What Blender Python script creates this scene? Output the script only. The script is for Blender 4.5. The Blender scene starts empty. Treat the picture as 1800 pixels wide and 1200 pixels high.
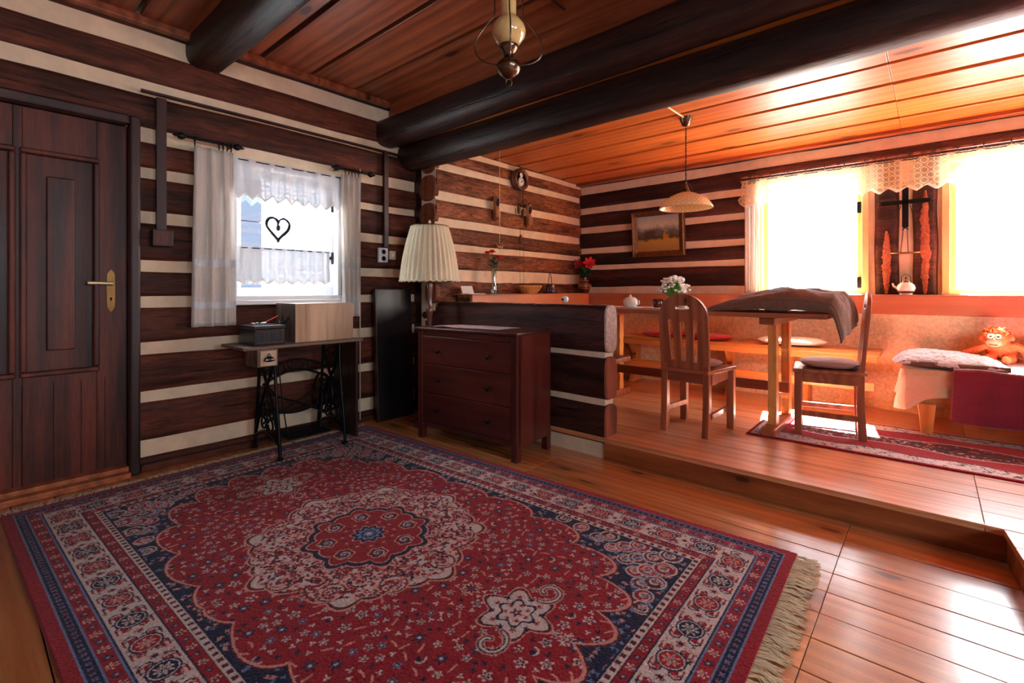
import bpy, bmesh, math, random
import numpy as np
from mathutils import Vector, Matrix, noise as mnoise

# ------------------------------------------------------------------ camera
SC = bpy.context.scene
H_EYE, FPX, HORIZON = 1.15, 850.0, 510.0
YAW = math.radians(41.0)
cam_data = bpy.data.cameras.new('camera')
cam_data.sensor_width = 36.0
cam_data.lens = 36.0 * FPX / 1800.0
cam_data.shift_y = -(600.0 - HORIZON) / 1800.0
cam_data.clip_start = 0.05
cam = bpy.data.objects.new('camera', cam_data)
SC.collection.objects.link(cam)
cam.location = (0, 0, H_EYE)
cam.rotation_euler = (math.pi / 2, 0, YAW)
SC.camera = cam

# ------------------------------------------------------------------ sky, sun, exposure
world = bpy.data.worlds.new('world')
SC.world = world
world.use_nodes = True
bg = world.node_tree.nodes['Background']
bg.inputs['Color'].default_value = (0.86, 0.93, 1.0, 1)
bg.inputs['Strength'].default_value = 13.0
sun_data = bpy.data.lights.new('sun', 'SUN')
sun_data.energy = 260.0
sun_data.angle = math.radians(0.8)
sun_data.color = (1.0, 0.92, 0.79)
sun = bpy.data.objects.new('sun', sun_data)
SC.collection.objects.link(sun)
_sd = Vector((0.11, -0.585, -0.84))        # direction the sunlight travels
sun.rotation_euler = _sd.to_track_quat('-Z', 'Y').to_euler()

SC.view_settings.view_transform = 'Standard'
SC.view_settings.look = 'None'
SC.view_settings.gamma = 1.0
SC.view_settings.exposure = 0.75
SC.cycles.max_bounces = 10
SC.cycles.diffuse_bounces = 6
SC.cycles.glossy_bounces = 4
SC.cycles.transparent_max_bounces = 16
SC.cycles.use_denoising = True
try:
    SC.cycles.denoiser = 'OPENIMAGEDENOISE'
except Exception:
    pass
SC.cycles.sample_clamp_indirect = 12.0

def portal(loc, sx, sy, rot):
    d = bpy.data.lights.new('window_portal', 'AREA')
    d.shape = 'RECTANGLE'; d.size = sx; d.size_y = sy
    d.cycles.is_portal = True
    o = bpy.data.objects.new('window_portal', d)
    o.location = loc; o.rotation_euler = rot
    SC.collection.objects.link(o)
HP = math.pi / 2
portal((-0.875, 5.50, 1.70), 0.93, 1.16, (-HP, 0, 0))
portal((0.52, 5.50, 1.70), 0.93, 1.16, (-HP, 0, 0))
portal((1.98, 5.50, 1.70), 0.93, 1.16, (-HP, 0, 0))
portal((-3.94, 1.71, 1.60), 1.0, 0.86, (0, -HP, 0))
portal((3.50, 1.1, 1.70), 1.1, 1.2, (0, HP, 0))  # right-wall portals belong to the added windows
portal((3.50, -0.8, 1.70), 1.1, 1.2, (0, HP, 0))

# ------------------------------------------------------------------ helpers
FW = Vector((-math.sin(YAW), math.cos(YAW), 0)); RT = Vector((math.cos(YAW), math.sin(YAW), 0))
def s2l(c):
    return tuple(((x / 255) / 12.92 if x / 255 <= .04045 else ((x / 255 + .055) / 1.055) ** 2.4) for x in c)

MATS = {}
def nt(name):
    m = bpy.data.materials.new(name); m.use_nodes = True
    t = m.node_tree
    b = t.nodes['Principled BSDF']
    MATS[name] = m
    return m, t, b
def N(t, kind, **kw):
    n = t.nodes.new(kind)
    for k, v in kw.items():
        if k.startswith('i_'):
            n.inputs[int(k[2:])].default_value = v
        else:
            setattr(n, k, v)
    return n
def L(t, a, b): t.links.new(a, b)
def ramp(t, stops, fac):
    r = N(t, 'ShaderNodeValToRGB')
    e = r.color_ramp.elements
    while len(e) > 1: e.remove(e[-1])
    e[0].position, e[0].color = stops[0][0], (*stops[0][1], 1)
    for p, c in stops[1:]:
        x = e.new(p); x.color = (*c, 1)
    L(t, fac, r.inputs[0])
    return r.outputs[0]
def coords(t, scale, rot=(0, 0, 0)):
    tc = N(t, 'ShaderNodeTexCoord'); mp = N(t, 'ShaderNodeMapping')
    mp.inputs['Scale'].default_value = scale; mp.inputs['Rotation'].default_value = rot
    L(t, tc.outputs['Object'], mp.inputs[0])
    return mp.outputs[0]
def noise_n(t, vec, scale, detail=5, rough=.6, dist=0.0):
    n = N(t, 'ShaderNodeTexNoise')
    n.inputs['Scale'].default_value = scale; n.inputs['Detail'].default_value = detail
    n.inputs['Roughness'].default_value = rough; n.inputs['Distortion'].default_value = dist
    L(t, vec, n.inputs['Vector'])
    return n.outputs[0]
def bump(t, b, h, strength=.3, dist=.01):
    n = N(t, 'ShaderNodeBump'); n.inputs['Strength'].default_value = strength
    n.inputs['Distance'].default_value = dist
    L(t, h, n.inputs['Height']); L(t, n.outputs[0], b.inputs['Normal'])
def mixc(t, a, b_, fac, mode='MIX'):
    m = N(t, 'ShaderNodeMix', data_type='RGBA', blend_type=mode)
    for s, v in ((6, a), (7, b_)):
        if hasattr(v, 'links'): L(t, v, m.inputs[s])
        else: m.inputs[s].default_value = (*v, 1)
    if hasattr(fac, 'links'): L(t, fac, m.inputs[0])
    else: m.inputs[0].default_value = fac
    return m.outputs[2]
def math_n(t, op, a, b_=None, c=None):
    m = N(t, 'ShaderNodeMath', operation=op)
    for i, v in enumerate((a, b_, c)):
        if v is None: continue
        if hasattr(v, 'links'): L(t, v, m.inputs[i])
        else: m.inputs[i].default_value = v
    return m.outputs[0]

def plain(name, rgb, rough=.5, metal=0.0, var=.12, nscale=14, spec=.5, bumps=.1, coat=0):
    m, t, b = nt(name)
    c = s2l(rgb)
    v = coords(t, (1, 1, 1))
    f = noise_n(t, v, nscale)
    L(t, ramp(t, [(.3, tuple(x * (1 - var) for x in c)), (.7, tuple(min(1, x * (1 + var)) for x in c))], f), b.inputs['Base Color'])
    b.inputs['Roughness'].default_value = rough; b.inputs['Metallic'].default_value = metal
    b.inputs['Specular IOR Level'].default_value = spec
    b.inputs['Coat Weight'].default_value = coat
    if bumps: bump(t, b, f, bumps, .004)
    return m
def wood(name, dark, light, axis='X', rough=.35, grain=18, coat=0, knots=0, isl=.3, cracks=0, bmp=.25, spec=.5, stain=0, k=.07, fine=0, crough=.12, kflat='Z'):
    m, t, b = nt(name)
    d, l = s2l(dark), s2l(light)
    sc = {'X': (k, 1, 1), 'Y': (1, k, 1), 'Z': (1, 1, k)}[axis]
    tc = N(t, 'ShaderNodeTexCoord'); geo = N(t, 'ShaderNodeNewGeometry')
    off = N(t, 'ShaderNodeVectorMath', operation='SCALE'); off.inputs[0].default_value = (7.3, 5.1, 3.7)
    L(t, geo.outputs['Random Per Island'], off.inputs['Scale'])
    ad = N(t, 'ShaderNodeVectorMath', operation='ADD')
    L(t, tc.outputs['Object'], ad.inputs[0]); L(t, off.outputs[0], ad.inputs[1])
    mp = N(t, 'ShaderNodeMapping'); mp.inputs['Scale'].default_value = sc
    L(t, ad.outputs[0], mp.inputs[0])
    v = mp.outputs[0]
    f = noise_n(t, v, grain, 7, .65, .9)
    wv = N(t, 'ShaderNodeTexWave', wave_type='BANDS', bands_direction={'X': 'Y', 'Y': 'X', 'Z': 'X'}[axis])
    wv.inputs['Scale'].default_value = grain * .35; wv.inputs['Distortion'].default_value = 9; wv.inputs['Detail'].default_value = 3
    wv.inputs['Detail Scale'].default_value = 1.2
    L(t, v, wv.inputs['Vector'])
    g = math_n(t, 'MULTIPLY_ADD', wv.outputs['Fac'], .3, math_n(t, 'MULTIPLY', f, .75))
    mid = tuple((a + c) / 2 for a, c in zip(d, l))
    col = ramp(t, [(.25, d), (.5, mid), (.78, l)], g)
    if isl:
        r = math_n(t, 'MULTIPLY_ADD', geo.outputs['Random Per Island'], isl, 1 - isl / 2)
        hs = N(t, 'ShaderNodeHueSaturation'); L(t, r, hs.inputs['Value']); L(t, col, hs.inputs['Color'])
        col = hs.outputs[0]
    if knots:
        vo = N(t, 'ShaderNodeTexVoronoi', feature='F1'); vo.inputs['Scale'].default_value = knots
        kk = [1, 1, 1]; kk['XYZ'.index(axis)] = .4; kk['XYZ'.index(kflat)] = 0
        mp2 = N(t, 'ShaderNodeMapping'); mp2.inputs['Scale'].default_value = kk
        L(t, ad.outputs[0], mp2.inputs[0]); vo.voronoi_dimensions = '2D'
        s3 = N(t, 'ShaderNodeSeparateXYZ'); c3 = N(t, 'ShaderNodeCombineXYZ'); L(t, mp2.outputs[0], s3.inputs[0])
        for q_, ax_ in enumerate([a_ for a_ in (0, 1, 2) if a_ != 'XYZ'.index(kflat)]): L(t, s3.outputs[ax_], c3.inputs[q_])
        L(t, c3.outputs[0], vo.inputs['Vector'])
        dn = math_n(t, 'MULTIPLY_ADD', noise_n(t, ad.outputs[0], 30, 3), .03, vo.outputs['Distance'])
        kf = ramp(t, [(.045, (.9, .9, .9)), (.065, (.35, .35, .35)), (.16, (0, 0, 0))], dn)
        col = mixc(t, col, tuple(x * .16 for x in d), kf)
    if stain:
        s = noise_n(t, coords(t, (1, 1, 1)), 2.2, 4)
        sf = ramp(t, [(.45, (0, 0, 0)), (.7, (stain, stain, stain))], s)
        col = mixc(t, col, tuple(x * .35 for x in d), sf)
    h = f
    if fine:
        ff = noise_n(t, v, grain * 6, 4, .7, .3)
        col = mixc(t, col, (0, 0, 0), ramp(t, [(.35, (fine, fine, fine)), (.6, (0, 0, 0))], ff))
        h = math_n(t, 'ADD', f, math_n(t, 'MULTIPLY', ff, .5))
    if cracks:
        kk = {'X': (.05, 1, 1), 'Y': (1, .05, 1), 'Z': (1, 1, .05)}[axis]
        mp3 = N(t, 'ShaderNodeMapping'); mp3.inputs['Scale'].default_value = kk
        L(t, ad.outputs[0], mp3.inputs[0])
        c1 = noise_n(t, mp3.outputs[0], 26, 3, .6, .5)
        cf = ramp(t, [(.30, (1, 1, 1)), (.37, (0, 0, 0))], c1)
        col = mixc(t, col, tuple(x * .15 for x in d), math_n(t, 'MULTIPLY', cf, cracks))
        h = math_n(t, 'SUBTRACT', h, math_n(t, 'MULTIPLY', cf, .8))
    L(t, col, b.inputs['Base Color'])
    b.inputs['Roughness'].default_value = rough
    rr = math_n(t, 'MULTIPLY_ADD', f, .25, rough - .1); L(t, rr, b.inputs['Roughness'])
    b.inputs['Coat Weight'].default_value = coat; b.inputs['Coat Roughness'].default_value = crough
    b.inputs['Specular IOR Level'].default_value = spec
    if bmp: bump(t, b, h, bmp, .006)
    return m

LOG = wood('dark_log', (42, 17, 11), (122, 62, 42), 'Y', .62, 13, k=.10, fine=.6, cracks=.8, isl=.5, bmp=.7, stain=.45, spec=.3)
LOGX = wood('dark_log_x', (32, 15, 15), (92, 48, 42), 'X', .55, 13, k=.10, fine=.6, cracks=.8, isl=.4, bmp=.7, stain=.4, spec=.35)
LOGC = wood('brown_log', (70, 30, 19), (172, 106, 72), 'Y', .62, 13, k=.16, fine=.8, cracks=.9, isl=.5, bmp=.8, stain=.35, spec=.3)
BEAM = wood('beam_wood', (22, 12, 12), (66, 38, 32), 'X', .48, 11, k=.12, fine=.6, cracks=.7, isl=.2, bmp=.8, spec=.5)
ENDG = wood('log_end', (92, 40, 24), (140, 72, 46), 'Z', .7, 12, cracks=.5, isl=.3, bmp=.4)
ENDP = plain('pale_log_end', (172, 150, 140), .9, var=.35, nscale=55, bumps=.5)
CHINK = plain('lime_mortar', (226, 204, 176), .95, var=.10, nscale=9, bumps=.35)
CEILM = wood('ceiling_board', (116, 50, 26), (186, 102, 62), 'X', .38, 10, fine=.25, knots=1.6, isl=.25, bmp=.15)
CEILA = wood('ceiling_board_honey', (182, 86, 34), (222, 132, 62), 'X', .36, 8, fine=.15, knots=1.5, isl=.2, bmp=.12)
GAP = plain('dark_gap', (26, 8, 6), .9)
FLOORM = wood('floor_board', (172, 100, 52), (216, 146, 90), 'X', .30, 12, coat=.9, crough=.2, knots=2.2, isl=.35, bmp=.22, fine=.2)
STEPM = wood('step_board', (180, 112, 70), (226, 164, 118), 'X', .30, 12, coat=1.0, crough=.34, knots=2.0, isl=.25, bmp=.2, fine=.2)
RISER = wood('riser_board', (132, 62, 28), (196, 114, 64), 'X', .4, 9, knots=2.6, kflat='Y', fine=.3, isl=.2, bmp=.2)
DOORW = wood('door_wood', (40, 14, 9), (122, 54, 36), 'Z', .42, 14, coat=.0, spec=.35, fine=.4, isl=.3, bmp=.15)
DARKW = wood('dark_trim', (34, 14, 12), (62, 28, 24), 'Z', .4, 14, isl=.1)
DRESS = wood('mahogany_stain', (56, 18, 15), (98, 40, 32), 'X', .32, 12, coat=.2, isl=.15, bmp=.06)
DRESSZ = wood('mahogany_stain_z', (56, 18, 15), (98, 40, 32), 'Z', .32, 12, coat=.2, isl=.15, bmp=.06)
PINE = wood('honey_pine', (190, 116, 52), (234, 168, 96), 'X', .36, 10, knots=1.2, isl=.15, bmp=.08, coat=.15)
PINEZ = wood('honey_pine_z', (190, 116, 52), (234, 168, 96), 'Z', .36, 10, knots=4, kflat='X', isl=.15, bmp=.08, coat=.15)
CHAIRZ = wood('chair_pine_z', (128, 62, 40), (176, 104, 70), 'Z', .34, 12, knots=4, kflat='Y', isl=.15, bmp=.08, coat=.15)
CHAIRX = wood('chair_pine_x', (128, 62, 40), (176, 104, 70), 'X', .34, 12, knots=.9, isl=.15, bmp=.08, coat=.15)
LEDGE = wood('orange_board', (172, 94, 60), (204, 130, 90), 'X', .42, 7, isl=.1, bmp=.06, coat=.2)
LEDGEY = wood('orange_board_y', (172, 94, 60), (204, 130, 90), 'Y', .42, 7, isl=.1, bmp=.06, coat=.2)
TURN = wood('turned_wood', (70, 36, 28), (128, 78, 60), 'Z', .25, 10, coat=.4, isl=.1, bmp=.05)
BOXW = wood('pale_veneer', (142, 112, 88), (214, 188, 158), 'Z', .3, 9, coat=.3, isl=.1, bmp=.05)
TABTOP = wood('worn_table_top', (70, 52, 42), (128, 104, 88), 'Y', .4, 12, isl=.1, bmp=.1)
SCAR = plain('bark_scar', (150, 84, 60), .9, var=.4, nscale=60, bumps=.8)
PLAST = plain('rough_plaster', (238, 208, 168), .95, var=.22, nscale=42, bumps=1.0)
WHITEP = plain('white_paint', (228, 230, 232), .35, var=.03, bumps=.03)
CREAMP = plain('cream_paint', (232, 206, 150), .4, var=.05, bumps=.05)
IRON = plain('black_iron', (20, 24, 26), .4, .6, var=.2)
DIMWALL = plain('grey_render', (165, 172, 184), .9)
BLACKP = plain('black_lacquer', (24, 30, 34), .3, 0, var=.3, nscale=60, bumps=.3)
DARKB = plain('dark_blue_board', (22, 20, 24), .35, var=.2)
BRASS = plain('aged_brass', (120, 88, 52), .4, 1.0, var=.2)
BRIGHTB = plain('polished_brass', (240, 214, 170), .4, .75, var=.05)
PEWTER = plain('antique_bronze', (120, 100, 84), .25, 1.0, var=.15)
STEEL = plain('dark_steel', (96, 100, 110), .25, 1.0, var=.1)
AMBER = plain('amber_glass', (224, 190, 128), .15, 0, var=.08, nscale=4, coat=1.0, bumps=0)
PORC = plain('white_porcelain', (235, 232, 225), .18, var=.03, bumps=0, coat=.5)
BROWNC = plain('brown_ceramic', (92, 40, 28), .2, var=.15, coat=.6, bumps=0)
PATTC = plain('pale_slip', (214, 160, 110), .4, var=.1)
REDP = plain('red_petal', (206, 24, 36), .6, var=.2)
DREDP = plain('dark_red_petal', (150, 20, 40), .6, var=.2)
LEAF = plain('green_leaf', (46, 78, 36), .5, var=.3)
LLEAF = plain('fresh_green_leaf', (120, 168, 70), .5, var=.3)
WPETAL = plain('white_petal', (240, 240, 236), .6, var=.05)
WICK = plain('wicker', (206, 140, 74), .5, var=.35, nscale=60)
GREYP = plain('grey_plastic', (150, 146, 140), .5)
BEIGEP = plain('beige_plastic', (200, 184, 160), .5)
CLOGW = wood('clog_wood', (110, 64, 38), (176, 120, 78), 'Z', .45, 20, isl=.1)
CONE = plain('cast_weight', (96, 58, 40), .5, .4)
GOLDF = plain('gilt_frame', (112, 76, 46), .4, .5, var=.5, nscale=50, bumps=.8)
PAPER = plain('paper', (222, 218, 214), .8, var=.03)
WOODO = plain('outside_boards', (22, 34, 50), .8, var=.2)
MUD = plain('skin_pale_plush', (222, 150, 110), .9, var=.1, nscale=40, bumps=.5)
PLUSH = plain('orange_plush', (222, 112, 62), .95, var=.25, nscale=70, bumps=1.0)
EYE = plain('button_eye', (10, 8, 8), .15)
EYEW = plain('eye_patch', (238, 210, 190), .8)

def fabric(name, rgb, var=.12, scale=120, trans=0.0, rough=.95, bumps=.4, sheen=.3):
    m, t, b = nt(name)
    c = s2l(rgb); v = coords(t, (1, 1, 1))
    f = noise_n(t, v, scale, 3); f2 = noise_n(t, v, 6, 3)
    g = math_n(t, 'ADD', math_n(t, 'MULTIPLY', f, .5), math_n(t, 'MULTIPLY', f2, .5))
    col = ramp(t, [(.35, tuple(x * (1 - var) for x in c)), (.65, tuple(min(1, x * (1 + var)) for x in c))], g)
    L(t, col, b.inputs['Base Color']); b.inputs['Roughness'].default_value = rough
    b.inputs['Sheen Weight'].default_value = sheen
    bump(t, b, f, bumps, .003)
    if trans:
        tr = N(t, 'ShaderNodeBsdfTranslucent'); L(t, col, tr.inputs[0])
        mx = N(t, 'ShaderNodeMixShader'); mx.inputs[0].default_value = trans
        L(t, b.outputs[0], mx.inputs[1]); L(t, tr.outputs[0], mx.inputs[2])
        L(t, mx.outputs[0], t.nodes['Material Output'].inputs[0])
    return m
LINEN = fabric('white_linen', (236, 230, 224), .05, 90, .45)
SHADE = fabric('cream_shade_cloth', (246, 236, 206), .06, 50, .3)
CUSHR = fabric('crimson_cushion', (170, 30, 44), .25, 60)
CUSHB = fabric('brown_cushion', (150, 84, 66), .15, 60)
CUSHP = fabric('rose_cushion', (196, 140, 122), .12, 60)
CUSHW = fabric('pale_cushion', (236, 222, 206), .08, 60)
BLANK = fabric('crimson_blanket', (132, 14, 48), .35, 160, bumps=1.0, sheen=.8)
SHEET = fabric('beige_sheet', (214, 184, 150), .08, 40)
FLEECE = fabric('grey_fleece', (196, 198, 208), .3, 45, bumps=1.5)
JACK = fabric('brown_jacket', (112, 84, 70), .2, 40, bumps=.3, sheen=.1)
DOILY = fabric('doily_linen', (190, 170, 172), .15, 70)
FRINGE = fabric('rug_fringe', (214, 196, 160), .12, 60)

def lace(name, rgb, cell, dens, axes=(0, 2), trans=.45):
    """net lace: diamond mesh with holes plus denser bands of motif"""
    m, t, b = nt(name)
    c = s2l(rgb)
    tc = N(t, 'ShaderNodeTexCoord'); sp = N(t, 'ShaderNodeSeparateXYZ'); L(t, tc.outputs['Object'], sp.inputs[0])
    u, w = sp.outputs[axes[0]], sp.outputs[2]
    def wave(a, fr): return math_n(t, 'ABSOLUTE', math_n(t, 'SINE', math_n(t, 'MULTIPLY', a, fr)))
    p = math_n(t, 'ADD', u, w); q = math_n(t, 'SUBTRACT', u, w)
    fine = math_n(t, 'MULTIPLY', wave(p, 420), wave(q, 420))
    big = math_n(t, 'MULTIPLY', wave(p, cell), wave(q, cell))
    big2 = math_n(t, 'MULTIPLY', wave(p, cell * 2), wave(q, cell * 2))
    ring = math_n(t, 'LESS_THAN', math_n(t, 'ABSOLUTE', math_n(t, 'SUBTRACT', big, .35)), .16)
    core = math_n(t, 'GREATER_THAN', math_n(t, 'MULTIPLY', big, big2), .62)
    solid = math_n(t, 'MAXIMUM', ring, core)
    net = math_n(t, 'MULTIPLY', math_n(t, 'LESS_THAN', fine, .22), .8)
    a = math_n(t, 'MINIMUM', math_n(t, 'ADD', math_n(t, 'MAXIMUM', solid, net), dens), 1.0)
    b.inputs['Base Color'].default_value = (*c, 1); b.inputs['Roughness'].default_value = .9
    tl = N(t, 'ShaderNodeBsdfTranslucent'); tl.inputs[0].default_value = (*c, 1)
    m1 = N(t, 'ShaderNodeMixShader'); m1.inputs[0].default_value = trans
    L(t, b.outputs[0], m1.inputs[1]); L(t, tl.outputs[0], m1.inputs[2])
    tp = N(t, 'ShaderNodeBsdfTransparent'); mx = N(t, 'ShaderNodeMixShader')
    L(t, a, mx.inputs[0]); L(t, tp.outputs[0], mx.inputs[1]); L(t, m1.outputs[0], mx.inputs[2])
    L(t, mx.outputs[0], t.nodes['Material Output'].inputs[0])
    return m
LACEY = lace('white_lace', (214, 216, 220), 45, .90, (1, 2), trans=.03)
LACEX = lace('cream_lace', (240, 214, 176), 38, .22, (0, 2))
def glass(name, tint=(1, 1, 1), gl=.06):
    m, t, b = nt(name)
    tp = N(t, 'ShaderNodeBsdfTransparent'); tp.inputs[0].default_value = (*tint, 1)
    go = N(t, 'ShaderNodeBsdfGlossy'); go.inputs['Roughness'].default_value = .02
    mx = N(t, 'ShaderNodeMixShader'); mx.inputs[0].default_value = gl
    L(t, tp.outputs[0], mx.inputs[1]); L(t, go.outputs[0], mx.inputs[2])
    L(t, mx.outputs[0], t.nodes['Material Output'].inputs[0])
    return m
PANE = glass('window_glass'); VASEG = glass('vase_glass', (.86, .9, .9), .18)

# mesh builder ------------------------------------------------------
class MB:
    def __init__(s): s.v = []; s.f = []; s.m = []; s.sm = []
    def add(s, vs, fs, mi=0, smooth=False):
        o = len(s.v); s.v += [tuple(x) for x in vs]
        for f in fs: s.f.append(tuple(i + o for i in f)); s.m.append(mi); s.sm.append(smooth)
    def box(s, x0, x1, y0, y1, z0, z1, mi=0, M=None):
        vs = [(x, y, z) for x in (x0, x1) for y in (y0, y1) for z in (z0, z1)]
        if M is not None: vs = [M @ Vector(v) for v in vs]
        s.add(vs, [(0, 1, 3, 2), (4, 6, 7, 5), (0, 4, 5, 1), (2, 3, 7, 6), (0, 2, 6, 4), (1, 5, 7, 3)], mi)
    def tube(s, pts, r, n=10, mi=0, caps=True, closed=False, smooth=True):
        pts = [Vector(p) for p in pts]; k = len(pts)
        rs = r if isinstance(r, (list, tuple)) else [r] * k
        vs = []; up = None
        for i, p in enumerate(pts):
            if closed: d = pts[(i + 1) % k] - pts[i - 1]
            else: d = pts[min(i + 1, k - 1)] - pts[max(i - 1, 0)]
            if d.length < 1e-9: d = Vector((0, 0, 1))
            d.normalize()
            if up is None: up = Vector((0, 0, 1)) if abs(d.z) < .9 else Vector((1, 0, 0))
            a = d.cross(up)
            if a.length < 1e-4: a = d.cross(Vector((0, 1, 0)))
            a.normalize(); b = a.cross(d).normalized(); up = b.copy()
            for j in range(n):
                t = 2 * math.pi * j / n
                vs.append(p + (a * math.cos(t) + b * math.sin(t)) * rs[i])
        fs = []
        for i in range(k if closed else k - 1):
            for j in range(n):
                i2 = (i + 1) % k
                fs.append((i * n + j, i * n + (j + 1) % n, i2 * n + (j + 1) % n, i2 * n + j))
        s.add(vs, fs, mi, smooth)
        if caps and not closed:
            s.add(vs[:n], [tuple(range(n))[::-1]], mi); s.add(vs[-n:], [tuple(range(n))], mi)
    def lathe(s, prof, c=(0, 0, 0), n=28, mi=0, M=None, sx=1, sy=1, flute=None):
        vs = []
        for r, z in prof:
            for j in range(n):
                t = 2 * math.pi * j / n
                rr = r * (1 + (flute(j, n, z) if flute else 0))
                v = Vector((rr * math.cos(t) * sx, rr * math.sin(t) * sy, z))
                if M is not None: v = M @ v
                vs.append(v + Vector(c))
        k = len(prof); fs = [(i * n + j, i * n + (j + 1) % n, (i + 1) * n + (j + 1) % n, (i + 1) * n + j) for i in range(k - 1) for j in range(n)]
        s.add(vs, fs, mi, True)
        if prof[0][0] > 1e-4: s.add(vs[:n], [tuple(range(n))[::-1]], mi)
        if prof[-1][0] > 1e-4: s.add(vs[-n:], [tuple(range(n))], mi)
    def ball(s, c, r, n=14, mi=0, M=None, sc=(1, 1, 1)):
        prof = [(math.sin(math.pi * i / n) * r, -math.cos(math.pi * i / n) * r) for i in range(n + 1)]
        prof[0] = (1e-5, -r); prof[-1] = (1e-5, r)
        vs = []; m = n * 2
        for rr, z in prof:
            for j in range(m):
                t = 2 * math.pi * j / m
                v = Vector((rr * math.cos(t) * sc[0], rr * math.sin(t) * sc[1], z * sc[2]))
                if M is not None: v = M @ v
                vs.append(v + Vector(c))
        fs = [(i * m + j, i * m + (j + 1) % m, (i + 1) * m + (j + 1) % m, (i + 1) * m + j) for i in range(n) for j in range(m)]
        s.add(vs, fs, mi, True)
    def grid(s, fn, nu, nv, mi=0, smooth=True):
        vs = [fn(i / nu, j / nv) for j in range(nv + 1) for i in range(nu + 1)]
        w = nu + 1
        s.add(vs, [(j * w + i, j * w + i + 1, (j + 1) * w + i + 1, (j + 1) * w + i) for j in range(nv) for i in range(nu)], mi, smooth)
    def plate(s, outer, holes, th, M, mi=0):
        """2D outline with holes (x, y) extruded by th along local z, placed by M"""
        bm = bmesh.new(); es = []
        for loop in [outer] + holes:
            vv = [bm.verts.new((p[0], p[1], 0)) for p in loop]
            es += [bm.edges.new((vv[i], vv[(i + 1) % len(vv)])) for i in range(len(vv))]
        bmesh.ops.triangle_fill(bm, use_beauty=True, edges=es)
        bm.verts.index_update(); bm.faces.ensure_lookup_table()
        base = [v.co.copy() for v in bm.verts]; n = len(base)
        tris = [tuple(v.index for v in f.verts) for f in bm.faces]
        bnd = [tuple(v.index for v in e.verts) for e in bm.edges if len(e.link_faces) == 1]
        bm.free()
        vs = [M @ Vector((p.x, p.y, -th / 2)) for p in base] + [M @ Vector((p.x, p.y, th / 2)) for p in base]
        fs = [t[::-1] for t in tris] + [tuple(i + n for i in t) for t in tris] + [(a, b, b + n, a + n) for a, b in bnd]
        s.add(vs, fs, mi)
    def build(s, name, mats, parent=None, bevel=0, solid=0, sub=0, seg=2, fix=True):
        me = bpy.data.meshes.new(name)
        me.from_pydata(s.v, [], s.f)
        if not isinstance(mats, (list, tuple)): mats = [mats]
        for m in mats: me.materials.append(m)
        me.polygons.foreach_set('material_index', s.m)
        me.polygons.foreach_set('use_smooth', s.sm)
        if fix:
            bm = bmesh.new(); bm.from_mesh(me)
            bmesh.ops.recalc_face_normals(bm, faces=bm.faces[:]); bm.to_mesh(me); bm.free()
        me.update()
        o = bpy.data.objects.new(name, me); SC.collection.objects.link(o)
        if parent is not None: o.parent = parent
        if bevel:
            b = o.modifiers.new('bevel', 'BEVEL'); b.width = bevel; b.segments = seg; b.limit_method = 'ANGLE'; b.angle_limit = .6
        if solid:
            b = o.modifiers.new('solid', 'SOLIDIFY'); b.thickness = solid; b.offset = 0
        if sub:
            b = o.modifiers.new('sub', 'SUBSURF'); b.levels = sub; b.render_levels = sub
        return o

def tag(o, label=None, cat=None, group=None, kind=None):
    if label: o['label'] = label
    if cat: o['category'] = cat
    if group: o['group'] = group
    if kind: o['kind'] = kind
    return o
def thing(name, label, cat, loc=(0, 0, 0), rz=0, group=None, kind=None):
    o = bpy.data.objects.new(name, None); SC.collection.objects.link(o)
    o.empty_display_size = .1
    o.location = loc; o.rotation_euler = (0, 0, rz)
    return tag(o, label, cat, group, kind)
def dup(root, loc, rz, label, group=None):
    r = root.copy(); SC.collection.objects.link(r); r.location = loc; r.rotation_euler = (0, 0, rz)
    r['label'] = label
    if group: r['group'] = group
    for ch in list(root.children):
        c = ch.copy(); SC.collection.objects.link(c); c.parent = r
        for g in ch.children:
            d = g.copy(); SC.collection.objects.link(d); d.parent = c
    return r
def RX(a): return Matrix.Rotation(a, 4, 'X')
def RY(a): return Matrix.Rotation(a, 4, 'Y')
def RZ(a): return Matrix.Rotation(a, 4, 'Z')
def T(x, y, z): return Matrix.Translation((x, y, z))
rnd = random.Random(7)
def nz(x, y=0., z=0.): return mnoise.noise(Vector((x, y, z)))

# ================================================================== THE ROOM
XL, XC, YP, YS, XR, YB = -3.78, -3.445, 5.31, 2.905, 3.4, -2.7
ZM, ZA, PL = 2.86, 2.52, 0.144

def log_strip(mb, o, d, nrm, u0, u1, z0, z1, bulge=.035, mi=0, seed=0., wob=.010, nu=None, vert=False):
    """one hewn log face: from o along d between u0..u1 and heights z0..z1, bulging along nrm"""
    d = Vector(d); nrm = Vector(nrm); o = Vector(o)
    nu = nu or max(2, int((u1 - u0) / .06)); nv = 12
    def fn(a, b):
        u = u0 + (u1 - u0) * a
        t = 2 * b - 1
        e0 = nz(u * 1.7, seed, 1.) * wob; e1 = nz(u * 1.7, seed, 5.) * wob
        z = (z0 + e0) + ((z1 + e1) - (z0 + e0)) * b
        off = bulge * (1 - abs(t) ** 5) ** .5 - .012
        off += (nz(u * 2.3, z * 6, seed) * .007 + nz(u * 9, z * 26, seed) * .0035) * (1 - abs(t) ** 6)
        if vert: return o + Vector((0, 0, 1)) * u + d * z + nrm * off
        return o + d * u + nrm * off + Vector((0, 0, z))
    mb.grid(fn, nu, nv, mi)
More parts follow.
